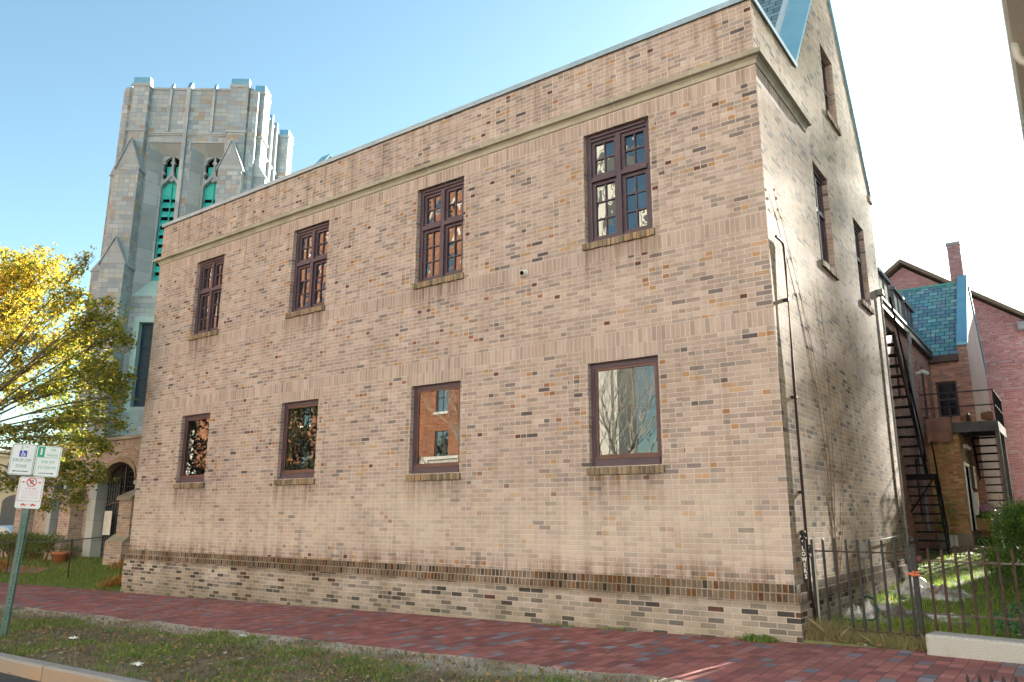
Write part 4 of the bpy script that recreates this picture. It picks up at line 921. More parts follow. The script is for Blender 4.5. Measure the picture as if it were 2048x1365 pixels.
tag(mb.build('rubble', simple('tan rubble', (.30,.21,.13), (.19,.13,.09), 5, .9)), 'heap of tan rubble and leaves at the annex footing', 'rubble')
mb = MB(); mb.box(1.0,2.0,19.2,19.8,.7,1.55); mb.box(.98,2.02,19.15,19.85,1.55,1.66); o = mb.build('trash_bin', simple('green plastic', (.015,.09,.05), rough=.4), bevel=.04); tag(o, 'dark green bin behind the balcony stair', 'bin')
mb = MB(); 
for y in (17.3, 17.9): mb.tube([(.8,y,1.0),(.8,y,1.6),(1.15,y-.1,1.25),(1.15,y-.1,.8)], .02, 6)
tag(mb.build('handrail', M['greytrim']), 'short grey metal handrail beside the planter box', 'handrail')
for i, (x, y) in enumerate(((-.35, 14.75), (-.05, 14.7))):
    mb = MB(); mb.tube([(x,y,.5),(x+.03,y,1.3),(x-.04,y-.03,2.0)], .008, 5); leafcloud(mb, 90, (x,y-.05,1.4), (.2,.1,.5), .08, .2, .7); tag(mb.build('creeper', M['grass_y']), ['yellow leaved creeper left of the fire escape foot', 'yellow leaved creeper on the annex wall behind the fire escape'][i], 'plant')

# ------------------------------------------------------------------ neighbour at the right: only its eaves reach into the picture
nb = empty('cream_house', (0, 0, 0), 'cream house whose gutter and eaves cut the top right corner', 'house')
M['cream'] = simple('cream clapboard', (.78,.75,.68), (.74,.70,.62), 2, .75)
ze = 6.94
mb = MB(); mb.box(3.42, 12, -.6, 24, -.3, ze); mb.build('wall', brick_mat('cream clapboards', pal((1, (.76,.73,.66)), (1, (.78,.75,.68)), (1, (.73,.70,.63))), (.45,.42,.36), w=3.6, h=.115, joint=.010, split=.3, seed=51, bstr=.8), nb)
for y_ in (2.2, 6.0, 9.8, 13.6):
    for z_ in (1.2, 4.2): sash_window(lambda u, z, d=0: (3.42+d, u, z), y_, y_+.95, z_, z_+1.55, nb, M['white'], d=-.065)
for x_ in (5.2, 8.6):
    for z_ in (1.2, 4.2): sash_window(lambda u, z, d=0: (u, -.6+d, z), x_, x_+1.0, z_, z_+1.6, nb, M['white'], d=-.065)
mb = MB(); mb.box(2.98, 3.42, -.9, 24, ze, ze+.05); mb.box(2.96, 2.99, -.9, 24, ze-.02, ze+.26); mb.box(3.30, 3.42, -.9, 24, ze-.30, ze-.002); mb.box(3.12, 3.16, -.9, 24, ze-.03, ze-.002); mb.build('soffit', M['cream'], nb)
mb = MB(); mb.add([(2.9,-1.0,ze+.24),(2.9,24.2,ze+.24),(7.7,24.2,ze+1.3),(7.7,-1.0,ze+1.3)], [(0,1,2,3)]); mb.add([(12.5,-1.0,ze+.24),(12.5,24.2,ze+.24),(7.7,24.2,ze+1.3),(7.7,-1.0,ze+1.3)], [(3,2,1,0)]); mb.build('roof', simple('grey shingles', (.08,.08,.085), (.12,.12,.12), 4, .9), nb)
mb = MB(); 
for (o1, z1), (o2, z2) in zip([(2.96,.05),(2.90,.05),(2.86,.09),(2.85,.15),(2.85,.20)], [(2.90,.05),(2.86,.09),(2.85,.15),(2.85,.20),(2.865,.205)]): mb.quad((o1,-.9,ze+z1),(o1,24,ze+z1),(o2,24,ze+z2),(o2,-.9,ze+z2))
gt = mb.build('gutter', simple('glossy white gutter', (.75,.72,.66), rough=.3, spec=.5), nb); md = gt.modifiers.new('Solidify','SOLIDIFY'); md.thickness = .004
mb = MB(); mb.tube([(2.92,.62,ze+.06),(2.92,.62,ze-.12),(2.96,.65,ze-.20),(3.36,.68,ze-.42),(3.36,.68,.2)], .045, 10); mb.build('downspout', simple('white downspout', (.7,.68,.62), rough=.35), nb, True)

# tall narrow poplar added out of the picture: its thin crown filters the low sun on the side wall
pop = empty('sun_filter_poplar', (7.88, 60, 0), 'tall narrow poplar beyond the yard with thin autumn crown', 'tree')
mb = MB(); mb.tube([(0,0,-.3),(0,0,8),(.05,0,20),(0,0,37)], [.34,.28,.18,.03], 8)
pl_ = MB()
for i in range(210):
    z = 4+31*rnd.random(); q = Vector((rnd.uniform(-.75,.54), rnd.uniform(-1.0,1.0), z+rnd.uniform(.8,1.6)))
    mb.tube([(0,0,z), (q.x*.7,q.y*.7,z+.5), q], [.03,.02,.006], 4)
    leafcloud(pl_, 46, (q.x, q.y, q.z-.2), (.2,.7,1.3), .16, 0, .7)
mb.build('trunk', simple('poplar bark', (.12,.11,.09), (.2,.18,.15), 5, .9), pop)
pl_.build('crown', leafmat('poplar leaves', [(0,(.10,.11,.02)),(.6,(.22,.18,.03)),(1,(.34,.24,.05))], .4), pop)

# ------------------------------------------------------------------ church tower (turned about 37 degrees to the hall)
STONE = pal((14, (0.361,0.402,0.424)), (12, (0.315,0.367,0.408)), (10, (0.388,0.412,0.397)), (8, (0.279,0.329,0.374)), (8, (0.406,0.442,0.463)), (5, (0.370,0.334,0.276)), (2.5, (0.379,0.264,0.187)), (4, (0.333,0.309,0.297)))
def st_tower(t, c, p, ob):
    c = t.mix(t.map(t.noise(.35,5,ob,.65), .4, .7, 0, .4), c, (.31,.345,.345))
    g = t.math('MULTIPLY', t.map(t.noise(.8,4,t.comb(p[0],p[1],t.math('MULTIPLY',p[2],.25)),.6), .42, .6, 0, .65), t.math('MULTIPLY', t.map(p[2], 14.3, 12.6, 0, 1, True), t.map(p[0], -2.4, -1.5, 0, 1, True)))
    return t.mix(g, c, (.30,.46,.43))
M['ashlar'] = brick_mat('mixed ashlar', STONE, (.30,.29,.25), w=.58, h=.25, joint=.022, split=.4, seed=21, rough=.9, bstr=.5, fade=.22, stain=st_tower)
M['smooth'] = brick_mat('dressed stone', pal((3, (.375,.405,.415)), (3, (.40,.43,.43)), (2, (.345,.385,.40))), (.32,.32,.31), w=1.1, h=.62, joint=.015, split=0, seed=22, bstr=.3, stain=lambda t, c, p, ob: t.mix(t.map(t.noise(.7,4,t.comb(p[0],p[1],t.math('MULTIPLY',p[2],.2)),.6), .45, .68, 0, .5), c, (.33,.36,.36)))
M['copper'] = simple('verdigris copper', (.04,.44,.41), (.08,.58,.52), 2.5, .6, bs=.2)
M['verdi'] = simple('green stained stone', (.36,.52,.49), (.42,.55,.51), 1.2, .9)
def bxf(mb, x0, x1, y0, y1, z0, z1, m=0): mb.box(x0, x1, y0, y1, z0, z1, m)
tow = empty('church_tower', (2.84-.608*38-16.6*.794, -9.565+.794*38-16.6*.608, -.6), 'tall grey stone church tower with verdigris belfry louvres rising behind the hall', 'tower', math.atan2(.608, .794))
Z0 = .6                                   # local z = world z + .6
W = 3.35
BO = [(-1.34, -.30, -1.88, -.18), (.88, 1.96, .34, 2.06)]        # belfry openings: opening u0,u1 and splay u0,u1
ZL, ZT, ZS, ZB = 13.29+Z0, 20.30+Z0, 20.80+Z0, 12.30+Z0
mb = MB()
us = [-W, W] + [b[2] for b in BO] + [b[3] for b in BO] + [-1.35, -.62]; zs = [-.5, 24.0+Z0, ZB, ZS, 6.6+Z0, 10.9+Z0]
def tp(u, z):
    for b in BO:
        if b[2] < u < b[3] and ZB < z < ZS: return None
    if -1.35 < u < -.62 and 6.6+Z0 < z < 10.9+Z0: return None
    return 0
gridwall(mb, us, zs, tp, lambda u, z: (u, 0, z))
mb.quad((W,0,-.5),(W,6.7,-.5),(W,6.7,24.6),(W,0,24.6)); mb.quad((-W,6.7,-.5),(-W,0,-.5),(-W,0,24.6),(-W,6.7,24.6)); mb.quad((W,6.7,-.5),(-W,6.7,-.5),(-W,6.7,24.6),(W,6.7,24.6)); mb.quad((-W,0,24.55),(W,0,24.55),(W,6.7,24.55),(-W,6.7,24.55))
for a, c_, sa, sb in BO:                   # splayed reveals
    D = .62
    mb.quad((sa,0,ZB),(a,D,ZL),(a,D,ZT),(sa,0,ZS),1); mb.quad((c_,D,ZL),(sb,0,ZB),(sb,0,ZS),(c_,D,ZT),1)
    mb.quad((sa,0,ZS),(a,D,ZT),(c_,D,ZT),(sb,0,ZS),1); mb.quad((sa,0,ZB),(sb,0,ZB),(c_,D,ZL),(a,D,ZL),2)
reveal(mb, lambda u, z, d=0: (u, d, z), -1.35, -.62, 6.6+Z0, 10.9+Z0, .35, 2)
for a, b_ in ((-1.62,-1.35),(-.62,-.35)): mb.box(a, b_, -.03, .05, 6.3+Z0, 11.2+Z0, 2)
mb.box(-1.35, -.62, -.03, .05, 10.9+Z0, 11.2+Z0, 2)
tw = mb.build('wall', [M['ashlar'], M['smooth'], M['verdi']], tow)
# string courses and parapet trim
mb = MB()
for z, o in ((21.38, .10), (21.30, .05), (5.22, .15)): mb.box(-W-o, W+o, -o, 6.7+o, z+Z0-.06, z+Z0+.03)
mb.box(-W-.05, W+.05, -.05, .4, 23.94+Z0, 24.06+Z0); mb.box(W-.4, W+.05, -.05, 6.75, 23.95+Z0, 24.055+Z0)
for sa, sb in ((BO[0][2], BO[0][3]), (BO[1][2], BO[1][3])): mb.box(sa-.1, sb+.1, -.07, .0, ZS, ZS+.10); mb.box(sa-.13, sa-.03, -.06, .0, ZS-.45, ZS); mb.box(sb+.03, sb+.13, -.06, .0, ZS-.45, ZS)
mb.build('string_course', M['smooth'], tow)
def rib(u, zb, zt, w, d):
    mb = MB(); mb.box(u-w, u+w, -d, -.001, zb+Z0, zt+Z0-.25); mb.add([(u-w,-d,zt+Z0-.25),(u+w,-d,zt+Z0-.25),(u+w,.35,zt+Z0-.25),(u-w,.35,zt+Z0-.25),(u-w,.1,zt+Z0+.18),(u+w,.1,zt+Z0+.18)], [(0,1,5,4),(1,2,5),(2,3,4,5),(3,0,4)], 1)
    mb.build('rib', [M['smooth'], M['bluelead']], tow)
rib(-.05, 13.5, 24.3, .10, .16); rib(-1.02, 21.45, 24.2, .07, .10); rib(1.30, 21.45, 24.2, .07, .10)
def srib(y, zt, w=.09, d=.16):
    mb = MB(); mb.box(W+.001, W+d, y-w, y+w, 17+Z0, zt+Z0-.25); mb.box(W-.3, W+d, y-w, y+w, zt+Z0-.25, zt+Z0+.12, 1); mb.build('rib', [M['smooth'], M['bluelead']], tow)
for y in (2.4, 3.35, 4.3): srib(y, 24.25)
# corner piers with gabled offsets
def pier(u0, u1, front, side=False):
    mb = MB()
    def bx(y0, z0, z1, g=.0, m=0):
        if side: mb.box(W+.001 if side > 0 else -W-y0, W+y0 if side > 0 else -W-.001, u0-g, u1+g, z0+Z0, z1+Z0, m)
        else: mb.box(u0-g, u1+g, -y0, -.001, z0+Z0, z1+Z0, m)
    bx(front, -1, 24.12); bx(front+.07, 21.30, 21.42, .07, 1); bx(front+.05, 23.98, 24.14, .05, 1); bx(front+.0, 24.14, 24.5, .0, 2)
    for (zt, zb, ext_, wd) in ((20.6, 19.05, .40, .13), (14.95, 13.7, .75, .16)):
        e = front + ext_; a, b_ = u0-wd, u1+wd; m_ = (a+b_)/2
        bx(e, -1, zb, wd, 0)
        if side:
            x0, x1 = (W, W+e) if side > 0 else (-W-e, -W)
            mb.prism([(x0 if side > 0 else x1, zt+Z0), (x0 if side > 0 else x1, zb+Z0), (x1+.06 if side > 0 else x0-.06, zb+Z0-.1)], 'y', a-.05, b_+.05, 1)
        else:
            mb.prism([(a, zb+Z0-.02), (b_, zb+Z0-.02), (m_, zt+Z0)], 'y', -e, -.002, 3)
            for s, q in ((a, -.07), (b_, .07)):               # stone slopes of the gablet
                mb.add([(s+q, -e-.07, zb+Z0-.12), (m_, -e-.07, zt+Z0+.06), (m_, 0, zt+Z0+.06), (s+q, 0, zb+Z0-.12), (s+q, -e-.07, zb+Z0-.02), (m_, -e-.07, zt+Z0+.18), (m_, 0, zt+Z0+.18), (s+q, 0, zb+Z0-.02)], [(0,1,5,4),(4,5,6,7),(3,2,1,0),(1,2,6,5),(0,4,7,3)], 1)
    mb.build('buttress', [M['ashlar'], M['smooth'], M['bluelead'], M['smooth']], tow)
pier(-2.97, -2.09, .32); pier(2.26, 3.22, .32)
pier(.35, 1.35, .55, 1); pier(5.3, 6.3, .55, 1); pier(.35, 1.35, .10, -1)
for x in (-3.3, 3.42): mb = MB(); mb.tube([(x,.05,-1),(x,.05,23.9+Z0)], .28, 8); mb.build('corner_shaft', M['ashlar'], tow)
# belfry lights: tracery head, ogee and copper louvres
for a, c_, sa, sb in BO:
    m_ = (a+c_)/2; w = (c_-a)
    mb = MB(); y0, y1 = .60, .80; zo = 18.62+Z0
    mb.box(m_-.05, m_+.05, y0, y1, zo+.25, ZT); mb.box(a-.02, a+.04, y0, y1, ZL, ZT); mb.box(c_-.04, c_+.02, y0, y1, ZL, ZT)
    for s in (-1, 1):
        P = [(m_+s*w*.5, zo-.32), (m_+s*w*.42, zo+.02), (m_+s*w*.22, zo+.22), (m_, zo+.52)]
        Q = [(m_+s*w*.5, zo-.10), (m_+s*w*.5, zo+.16), (m_+s*w*.26, zo+.40), (m_, zo+.78)]
        for k in range(3): mb.add([(P[k][0],y,P[k][1]) for y in (y0-.05,)]+[(P[k+1][0],y0-.05,P[k+1][1]),(Q[k+1][0],y0-.05,Q[k+1][1]),(Q[k][0],y0-.05,Q[k][1]),(P[k][0],y1,P[k][1]),(P[k+1][0],y1,P[k+1][1]),(Q[k+1][0],y1,Q[k+1][1]),(Q[k][0],y1,Q[k][1])], [(0,1,2,3),(4,5,1,0),(3,2,6,7)])
        for zc in (19.95, 19.35, 18.95):                              # cusps
            mb.prism([(m_+s*w*.47, zc+Z0+.12), (m_+s*w*.33, zc+Z0), (m_+s*w*.47, zc+Z0-.12)], 'y', y0, y1); mb.prism([(m_+s*.05, zc+Z0+.12), (m_+s*w*.13, zc+Z0), (m_+s*.05, zc+Z0-.12)], 'y', y0, y1)
        mb.prism([(m_+s*w*.5, ZT), (m_+s*.05, ZT), (m_+s*w*.28, ZT-.12), (m_+s*w*.5, ZT-.4)], 'y', y0, y1)
    mb.build('tracery', M['smooth'], tow)
    mb = MB(); mb.box(a, c_, .98, 1.0, ZL, ZT, 1); mb.box(m_-.025, m_+.025, .76, .9, ZL, zo+.4); mb.prism([(a, 17.95+Z0), (c_, 17.95+Z0), (c_, zo-.1), (m_, zo+.5), (a, zo-.1)], 'y', .84, .9)
    for x in (a+.06, c_-.10): mb.box(x, x+.04, .76, .88, ZL, 17.95+Z0)
    k = 0; z = ZL
    while z < 17.9+Z0:
        mb.add([(a+.06,.76,z), (c_-.06,.76,z), (c_-.06,.76,z+.07), (a+.06,.76,z+.07), (a+.1,.93,z+.38), (c_-.1,.93,z+.38)], [(0,1,2,3),(3,2,5,4)]); z += .515
    for s in (-1, 1): mb.box(min(m_+s*.08, m_+s*w*.40), max(m_+s*.08, m_+s*w*.40), .90, .93, zo+.5, ZT-.45)
    mb.build('louvre', [M['copper'], M['dark']], tow)
mb = MB(); mb.quad((-1.35,.34,6.6+Z0),(-.62,.34,6.6+Z0),(-.62,.34,10.9+Z0),(-1.35,.34,10.9+Z0)); mb.build('window', simple('dark blue leaded glass', (.03,.06,.08), (.015,.03,.045), 6, .5, 0, .2), tow)

# ------------------------------------------------------------------ porch wing left of the hall (plane y = 2.5)
por = empty('church_porch', (0, 0, 0), 'low tan brick church porch with gated arch left of the hall', 'porch')
YP = 2.5; ax0, ax1, azs, azt, abot = -21.75, -19.72, 2.35, 2.98, .12
def arch_z(u):
    s = (u-(ax0+ax1)/2)/((ax1-ax0)/2); return azs + (azt-azs)*math.sqrt(max(0, 1-s*s))
WW = [(-24.92, -24.25, .72, 2.42), (-24.08, -23.45, .72, 2.42)]
mb = MB(); xs = [ax0+(ax1-ax0)*k/20 for k in range(21)]
for a, b_ in zip(xs, xs[1:]): mb.quad((a,YP,arch_z(a)),(b_,YP,arch_z(b_)),(b_,YP,3.45),(a,YP,3.45))
us = [-26.7, ax0, -25.2, -23.2] + [x for w in WW for x in w[:2]]; zs = [-.6, 3.45, .72, 2.42]
gridwall(mb, us, zs, lambda u, z: None if any(w[0]<u<w[1] and w[2]<z<w[3] for w in WW) else (1 if -25.2 < u < -23.2 and .6 < z < 2.9 else 0), lambda u, z: (u, YP, z))
gridwall(mb, [ax1, -14.9], [-.6, 3.45], lambda u, z: 0, lambda u, z: (u, YP, z)); gridwall(mb, [-26.7, -14.9], [3.45, 3.66], lambda u, z: 2, lambda u, z: (u, YP-.0, z))
for w in WW: reveal(mb, lambda u, z, d=0: (u, YP+d, z), *w, .25, 1)
mb.quad((-26.7,YP,3.66),(-14.9,YP,3.66),(-14.9,9,3.66),(-26.7,9,3.66)); mb.quad((-26.7,9,-.6),(-26.7,YP,-.6),(-26.7,YP,3.66),(-26.7,9,3.66))
M['porchband'] = brick_mat('porch soldier brick', TAN[:6], MORTAR, w=.215, h=.071, split=0, off=0, soldier=3.45, seed=31)
M['porch'] = brick_mat('porch brick', TAN, MORTAR, TANH, split=.2, seed=30)
mb.build('wall', [M['porch'], M['smooth'], M['porchband']], por)
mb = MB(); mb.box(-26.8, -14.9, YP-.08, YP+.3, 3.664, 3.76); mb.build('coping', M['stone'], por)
mb = MB()                                                              # arch soffit and stone voussoir ring
for a, b_ in zip(xs, xs[1:]):
    mb.quad((a,YP-.04,arch_z(a)),(b_,YP-.04,arch_z(b_)),(b_,YP+.6,arch_z(b_)),(a,YP+.6,arch_z(a)),1)
    mb.quad((a,YP-.04,arch_z(a)),(a,YP-.04,arch_z(a)+.16),(b_,YP-.04,arch_z(b_)+.16),(b_,YP-.04,arch_z(b_)),1); mb.quad((a,YP-.04,arch_z(a)+.16),(a,YP,arch_z(a)+.16),(b_,YP,arch_z(b_)+.16),(b_,YP-.04,arch_z(b_)+.16),1)
mb.box(ax0-.45, ax0, YP-.12, YP+.6, -.4, 2.35); mb.box(ax1, ax1+.05, YP-.02, YP+.6, -.4, azs); mb.box(ax1-.05, ax1+.10, YP-.05, YP+.1, azs-.06, azs+.05)
mb.build('arch', [M['smooth'], simple('arch brick', (.33,.25,.17), (.26,.19,.13), 5, .9)], por)
mb = MB(); mb.box(ax0-.5, ax1+.3, YP+1.6, YP+1.7, -.5, 3.4); mb.box(ax0-.5, ax0-.4, YP+.6, YP+1.6, -.5, 3.4); mb.box(ax1+.3, ax1+.4, YP+.6, YP+1.6, -.5, 3.4); mb.box(ax0-.4, ax1+.3, YP+.6, YP+1.6, -.5, .05); mb.box(ax0-.5,ax1+.4,YP+.6,YP+1.7,3.2,3.3)
for w in WW: mb.box(w[0], w[1], YP+.24, YP+.26, w[2], w[3])
mb.build('interior', M['dark'], por)
def brick_buttress(x0, x1, proj, zlow, ztop, capd):
    mb = MB(); mb.box(x0-.12, x1+.12, YP-proj-.22, YP-.001, -.6, zlow-.06, 0); mb.box(x0, x1, YP-proj, YP-.002, zlow-.06, ztop, 0)
    mb.add([(x0-.13,YP-proj-.23,zlow-.06),(x1+.13,YP-proj-.23,zlow-.06),(x1+.13,YP-proj+.02,zlow+.14),(x0-.13,YP-proj+.02,zlow+.14),(x0-.13,YP-.003,zlow-.06),(x1+.13,YP-.003,zlow-.06),(x1+.13,YP-.003,zlow+.14),(x0-.13,YP-.003,zlow+.14)], [(0,1,2,3),(1,5,6,2),(3,7,4,0),(2,6,7,3)], 1)
    mb.add([(x0-.05,YP-proj-.06,ztop-.02),(x1+.05,YP-proj-.06,ztop-.02),(x1+.05,YP-.003,ztop+capd),(x0-.05,YP-.003,ztop+capd),(x0-.05,YP-proj-.06,ztop+.08),(x1+.05,YP-proj-.06,ztop+.08),(x1+.05,YP-.003,ztop+capd+.1),(x0-.05,YP-.003,ztop+capd+.1)], [(0,1,5,4),(4,5,6,7),(1,2,6,5),(3,0,4,7),(0,3,2,1)], 1)
    mb.build('buttress', [M['porch'], M['stone']], por)
brick_buttress(-19.55, -18.85, .52, .72, 1.84, .24); brick_buttress(-23.45, -22.70, .40, .60, 1.95, .22); brick_buttress(-26.62, -26.15, .40, .60, 1.95, .22)
g_ = MB(); gx0, gx1 = ax0+.02, ax1-.02; yg = YP+.22
for k in range(15): x = gx0+(gx1-gx0)*k/14; g_.box(x-.009, x+.009, yg-.009, yg+.009, .1, arch_z(x)-.02)
for k in range(16): z = .2+k*.17; g_.box(gx0, gx1, yg-.006, yg+.006, z, z+.012) if z < azs else None
for k in range(3): z = azs+.03+k*.15; h = (ax1-ax0)/2*math.sqrt(max(.02, 1-((z-azs)/(azt-azs))**2))-.03; xm = (ax0+ax1)/2; g_.box(xm-h, xm+h, yg-.006, yg+.006, z, z+.012)
xm = (ax0+ax1)/2; g_.box(xm-.03, xm+.03, yg-.025, yg+.025, .1, azt-.05)
g_.tube([(x, yg-.02, arch_z(x)-.04) for x in xs], .025, 6); g_.tube([(x, yg-.02, 1.62+.16*math.sqrt(max(0, 1-((x-xm)/(ax1-xm))**2))) for x in xs], .022, 6, 1)
tag(g_.build('arch_gate', [M['iron'], simple('worn iron', (.16,.12,.10), rough=.6)]), 'dark iron grille gate closing the porch arch', 'gate')
mb = MB(); mb.box(-21.66, -21.22, YP+.15, YP+.165, .80, 1.52); o = mb.build('notice', M['white']); tag(o, 'blank looking white paper notice hung on the arch gate', 'notice')
mb = MB(); 
for k in range(9): mb.box(-21.60, -21.30-.06*rnd.random(), YP+.146, YP+.149, .88+.065*k, .89+.065*k)
mb.build('lettering', simple('faded grey ink', (.50,.50,.52)), o)
# unseen nave block, put in behind the hall to shade the lawn
nv = empty('shade_nave', (0, 0, 0), 'long stone church nave behind the hall and porch', 'church')
mb = MB(); mb.prism([(8.5,-.5),(8.5,6.4),(13.5,9.0),(18.5,6.4),(18.5,-.5)], 'x', -29.5, -15.5); mb.build('wall', M['ashlar'], nv)

# rail, pot, hedge, straw
ch = empty('chain_rail', (0, .62, 0), 'thin dark rail on slim posts across the lawn in front of the porch', 'rail')
mb = MB(); mb.tube([(x, 0, .56+.0417*(x+23.6)+.03*math.cos((x+22.3)*1.35)) for x in [-27+.35*k for k in range(28)]], .016, 6); mb.build('rail', M['iron'], ch)
for x in (-26.6, -22.9, -19.15): mb = MB(); mb.box(x-.013, x+.013, -.013, .013, lawnH(x,.6)-.1, .60+.0417*(x+23.6)); mb.build('post', M['iron'], ch)
mb = MB(); mb.lathe([(.01,0),(.19,0),(.25,.24),(.275,.24),(.28,.33),(.24,.33),(.22,.25),(.01,.24)], (-22.1,1.75,lawnH(-22.1,1.75)), 20)
tag(mb.build('terracotta_pot', simple('terracotta', (.40,.14,.06), (.33,.13,.07), 6, .8), None, True), 'empty round terracotta pot standing on the lawn edge by the hedge', 'pot')
o = empty('hedge', (-25.15, 1.85, 0), 'low green clipped hedge in front of the porch windows', 'hedge')
mb = MB()
for i in range(170): leafcloud(mb, 75, (rnd.uniform(-4.6, 2.75), rnd.uniform(-.3,.35), rnd.uniform(.33, .74)), (.28,.25,.15), .055, 0, .6)
mb.build('foliage', leafmat('hedge leaves', [(0,(.045,.085,.022)),(.5,(.09,.15,.035)),(.8,(.16,.21,.045)),(1,(.27,.23,.07))], .3), o)
mb = MB()
for i in range(46): x = rnd.uniform(-4.5, 2.4); mb.tube([(x,rnd.uniform(-.2,.2),-.1),(x+rnd.gauss(0,.15),-.1,.25),(x+rnd.gauss(0,.3),-.15,.6)], [.022,.015,.008], 5)
mb.build('stem', simple('pale stems', (.22,.14,.08), (.13,.08,.05), 6, .9), o)
straw = leafmat('orange straw leaves', [(0,(.30,.13,.03)),(.5,(.42,.22,.05)),(1,(.50,.32,.12))], .25)
for (x, y, sx, n, lb) in ((-16.1,.35,.45,420,'heap of orange straw leaves against the left end of the hall'), (-24.6,.95,.9,500,'heap of orange straw leaves under the hedge'), (-18.4,1.7,.5,260,'thin spread of orange leaves at the foot of the porch buttress')):
    mb = MB()
    for _ in range(n):
        px_, py_ = x+rnd.gauss(0,sx*.45), y+rnd.gauss(0,.16); e = Vector((rnd.gauss(0,1),rnd.gauss(0,1),.25+abs(rnd.gauss(0,.35)))).normalized()*rnd.uniform(.12,.3); f_ = e.cross(Vector((0,0,1))).normalized()*.014
        q = Vector((px_,py_,lawnH(px_,py_)+rnd.random()*.16*math.exp(-((px_-x)/sx)**2))); mb.add([q-f_,q+f_,q+e+f_*.3],[(0,1,2)])
    tag(mb.build('straw_heap', straw), lb, 'straw')
mb = MB(); blades(mb, 15000, lambda: (-15.1-rnd.random()**1.4*11, .02+rnd.random()*2.2), .04, .10, .016, .9, lawnH); tag(mb.build('grass', M['grass']), 'green lawn grass sloping up to the church porch', 'grass', kind='stuff')

# ------------------------------------------------------------------ street sign
sg = empty('sign_post', (-9.29, -4.70, -.22), 'leaning green steel post carrying three parking signs at the left edge', 'street sign', R(58))
TL = Matrix.Rotation(R(2.4), 4, 'Y')
green = (.012,.30,.17); blue = (.03,.05,.35); redc = (.55,.03,.04)
M['signw'] = simple('white sign face', (.66,.68,.70), (.60,.62,.64), 2, .4)
M['signg'] = simple('sign green', green, rough=.45); M['signb'] = simple('sign blue', blue, rough=.45); M['signr'] = simple('sign red', redc, rough=.45); M['signk'] = simple('sign grey green', (.05,.13,.12), rough=.45); M['signp'] = simple('faded red ink', (.62,.25,.33), rough=.5)
mb = MB()                                                              # U-channel with punched holes
for x0, x1, y0, y1 in ((-.032,-.027,-.012,.022),(.027,.032,-.012,.022),(-.05,-.032,.018,.023),(.032,.05,.018,.023)): mb.box(x0, x1, y0, y1, -.2, 2.62)
for a, b_ in ((-.027,-.008),(.008,.027)): mb.box(a, b_, -.012, -.007, -.2, 2.62)
z = -.2
while z < 2.6: mb.box(-.008, .008, -.012, -.007, z, z+.030); z += .0508
for v in range(len(mb.v)): mb.v[v] = tuple(TL @ Vector(mb.v[v]))
mb.build('post', simple('green steel', (.06,.12,.105), (.11,.15,.14), 5, .5, .4), sg)
def plate(mb, u, z, w, h, d, m, r=.03):
    pts = []
    for cx, cz, a0 in ((u+w/2-r, z+h/2-r, 0), (u-w/2+r, z+h/2-r, 90), (u-w/2+r, z-h/2+r, 180), (u+w/2-r, z-h/2+r, 270)):
        pts += [(cx+r*math.cos(R(a0+q*22.5)), cz+r*math.sin(R(a0+q*22.5))) for q in range(5)]
    mb.prism(pts, 'y', d, d+.004, m)
def rect(mb, u0, u1, z0, z1, d, m): mb.quad((u0,d,z0),(u1,d,z0),(u1,d,z1),(u0,d,z1),m)
def border(mb, u, z, w, h, t_, d, m):
    rect(mb, u-w/2, u+w/2, z+h/2-t_, z+h/2, d, m); rect(mb, u-w/2, u+w/2, z-h/2, z-h/2+t_, d, m); rect(mb, u-w/2, u-w/2+t_, z-h/2+t_, z+h/2-t_, d, m); rect(mb, u+w/2-t_, u+w/2, z-h/2+t_, z+h/2-t_, d, m)
def arrow(mb, u0, u1, z, d, m, t_=.007):
    s = 1 if u1 > u0 else -1; rect(mb, min(u0,u1-s*.03), max(u0,u1-s*.03), z-t_/2, z+t_/2, d, m)
    q = [(u1,d,z),(u1-s*.035,d,z+.014),(u1-s*.035,d,z-.014)]; mb.add(q if s > 0 else q[::-1], [(0,1,2)], m)
def ringm(mb, u, z, r0, r1, d, m, a0=0, a1=360, n=28):
    for k in range(n):
        p, q = R(a0+(a1-a0)*k/n), R(a0+(a1-a0)*(k+1)/n)
        mb.quad((u+r0*math.cos(p),d,z+r0*math.sin(p)),(u+r1*math.cos(p),d,z+r1*math.sin(p)),(u+r1*math.cos(q),d,z+r1*math.sin(q)),(u+r0*math.cos(q),d,z+r0*math.sin(q)),m)
def finish(mb, name, mats, parent):
    for v in range(len(mb.v)): mb.v[v] = tuple(TL @ Vector(mb.v[v]))
    return mb.build(name, mats, parent)
MS = [M['signw'], M['signk'], M['signg'], M['signb'], M['signr'], M['signp']]
D0, D1, D2 = -.022, -.0235, -.0245
# 1: wheelchair drop-off zone
u, z, w, h = -.165, 2.405, .305, .44
mb = MB(); plate(mb, u, z, w, h, D0, 0); pl = finish(mb, 'sign_panel', MS, sg)
mb = MB(); border(mb, u, z, w-.02, h-.02, .005, D1, 1); put_text(mb, '5', .075, u-.025, z+.165, D1, 1); put_text(mb, 'MIN', .028, u+.035, z+.175, D1, 1)
rect(mb, u-.047, u+.047, z+.035, z+.125, D1, 3); ringm(mb, u+.002, z+.068, .018, .026, D2, 0, 150, 400); mb.box(u-.012, u-.003, D2-.0005, D2, z+.072, z+.105, 0); ringm(mb, u-.008, z+.112, .0, .009, D2, 0); mb.box(u-.003, u+.022, D2-.0005, D2, z+.085, z+.091, 0); mb.box(u-.003, u+.024, D2-.0005, D2, z+.068, z+.076, 0); mb.box(u+.02, u+.028, D2-.0005, D2, z+.046, z+.072, 0)
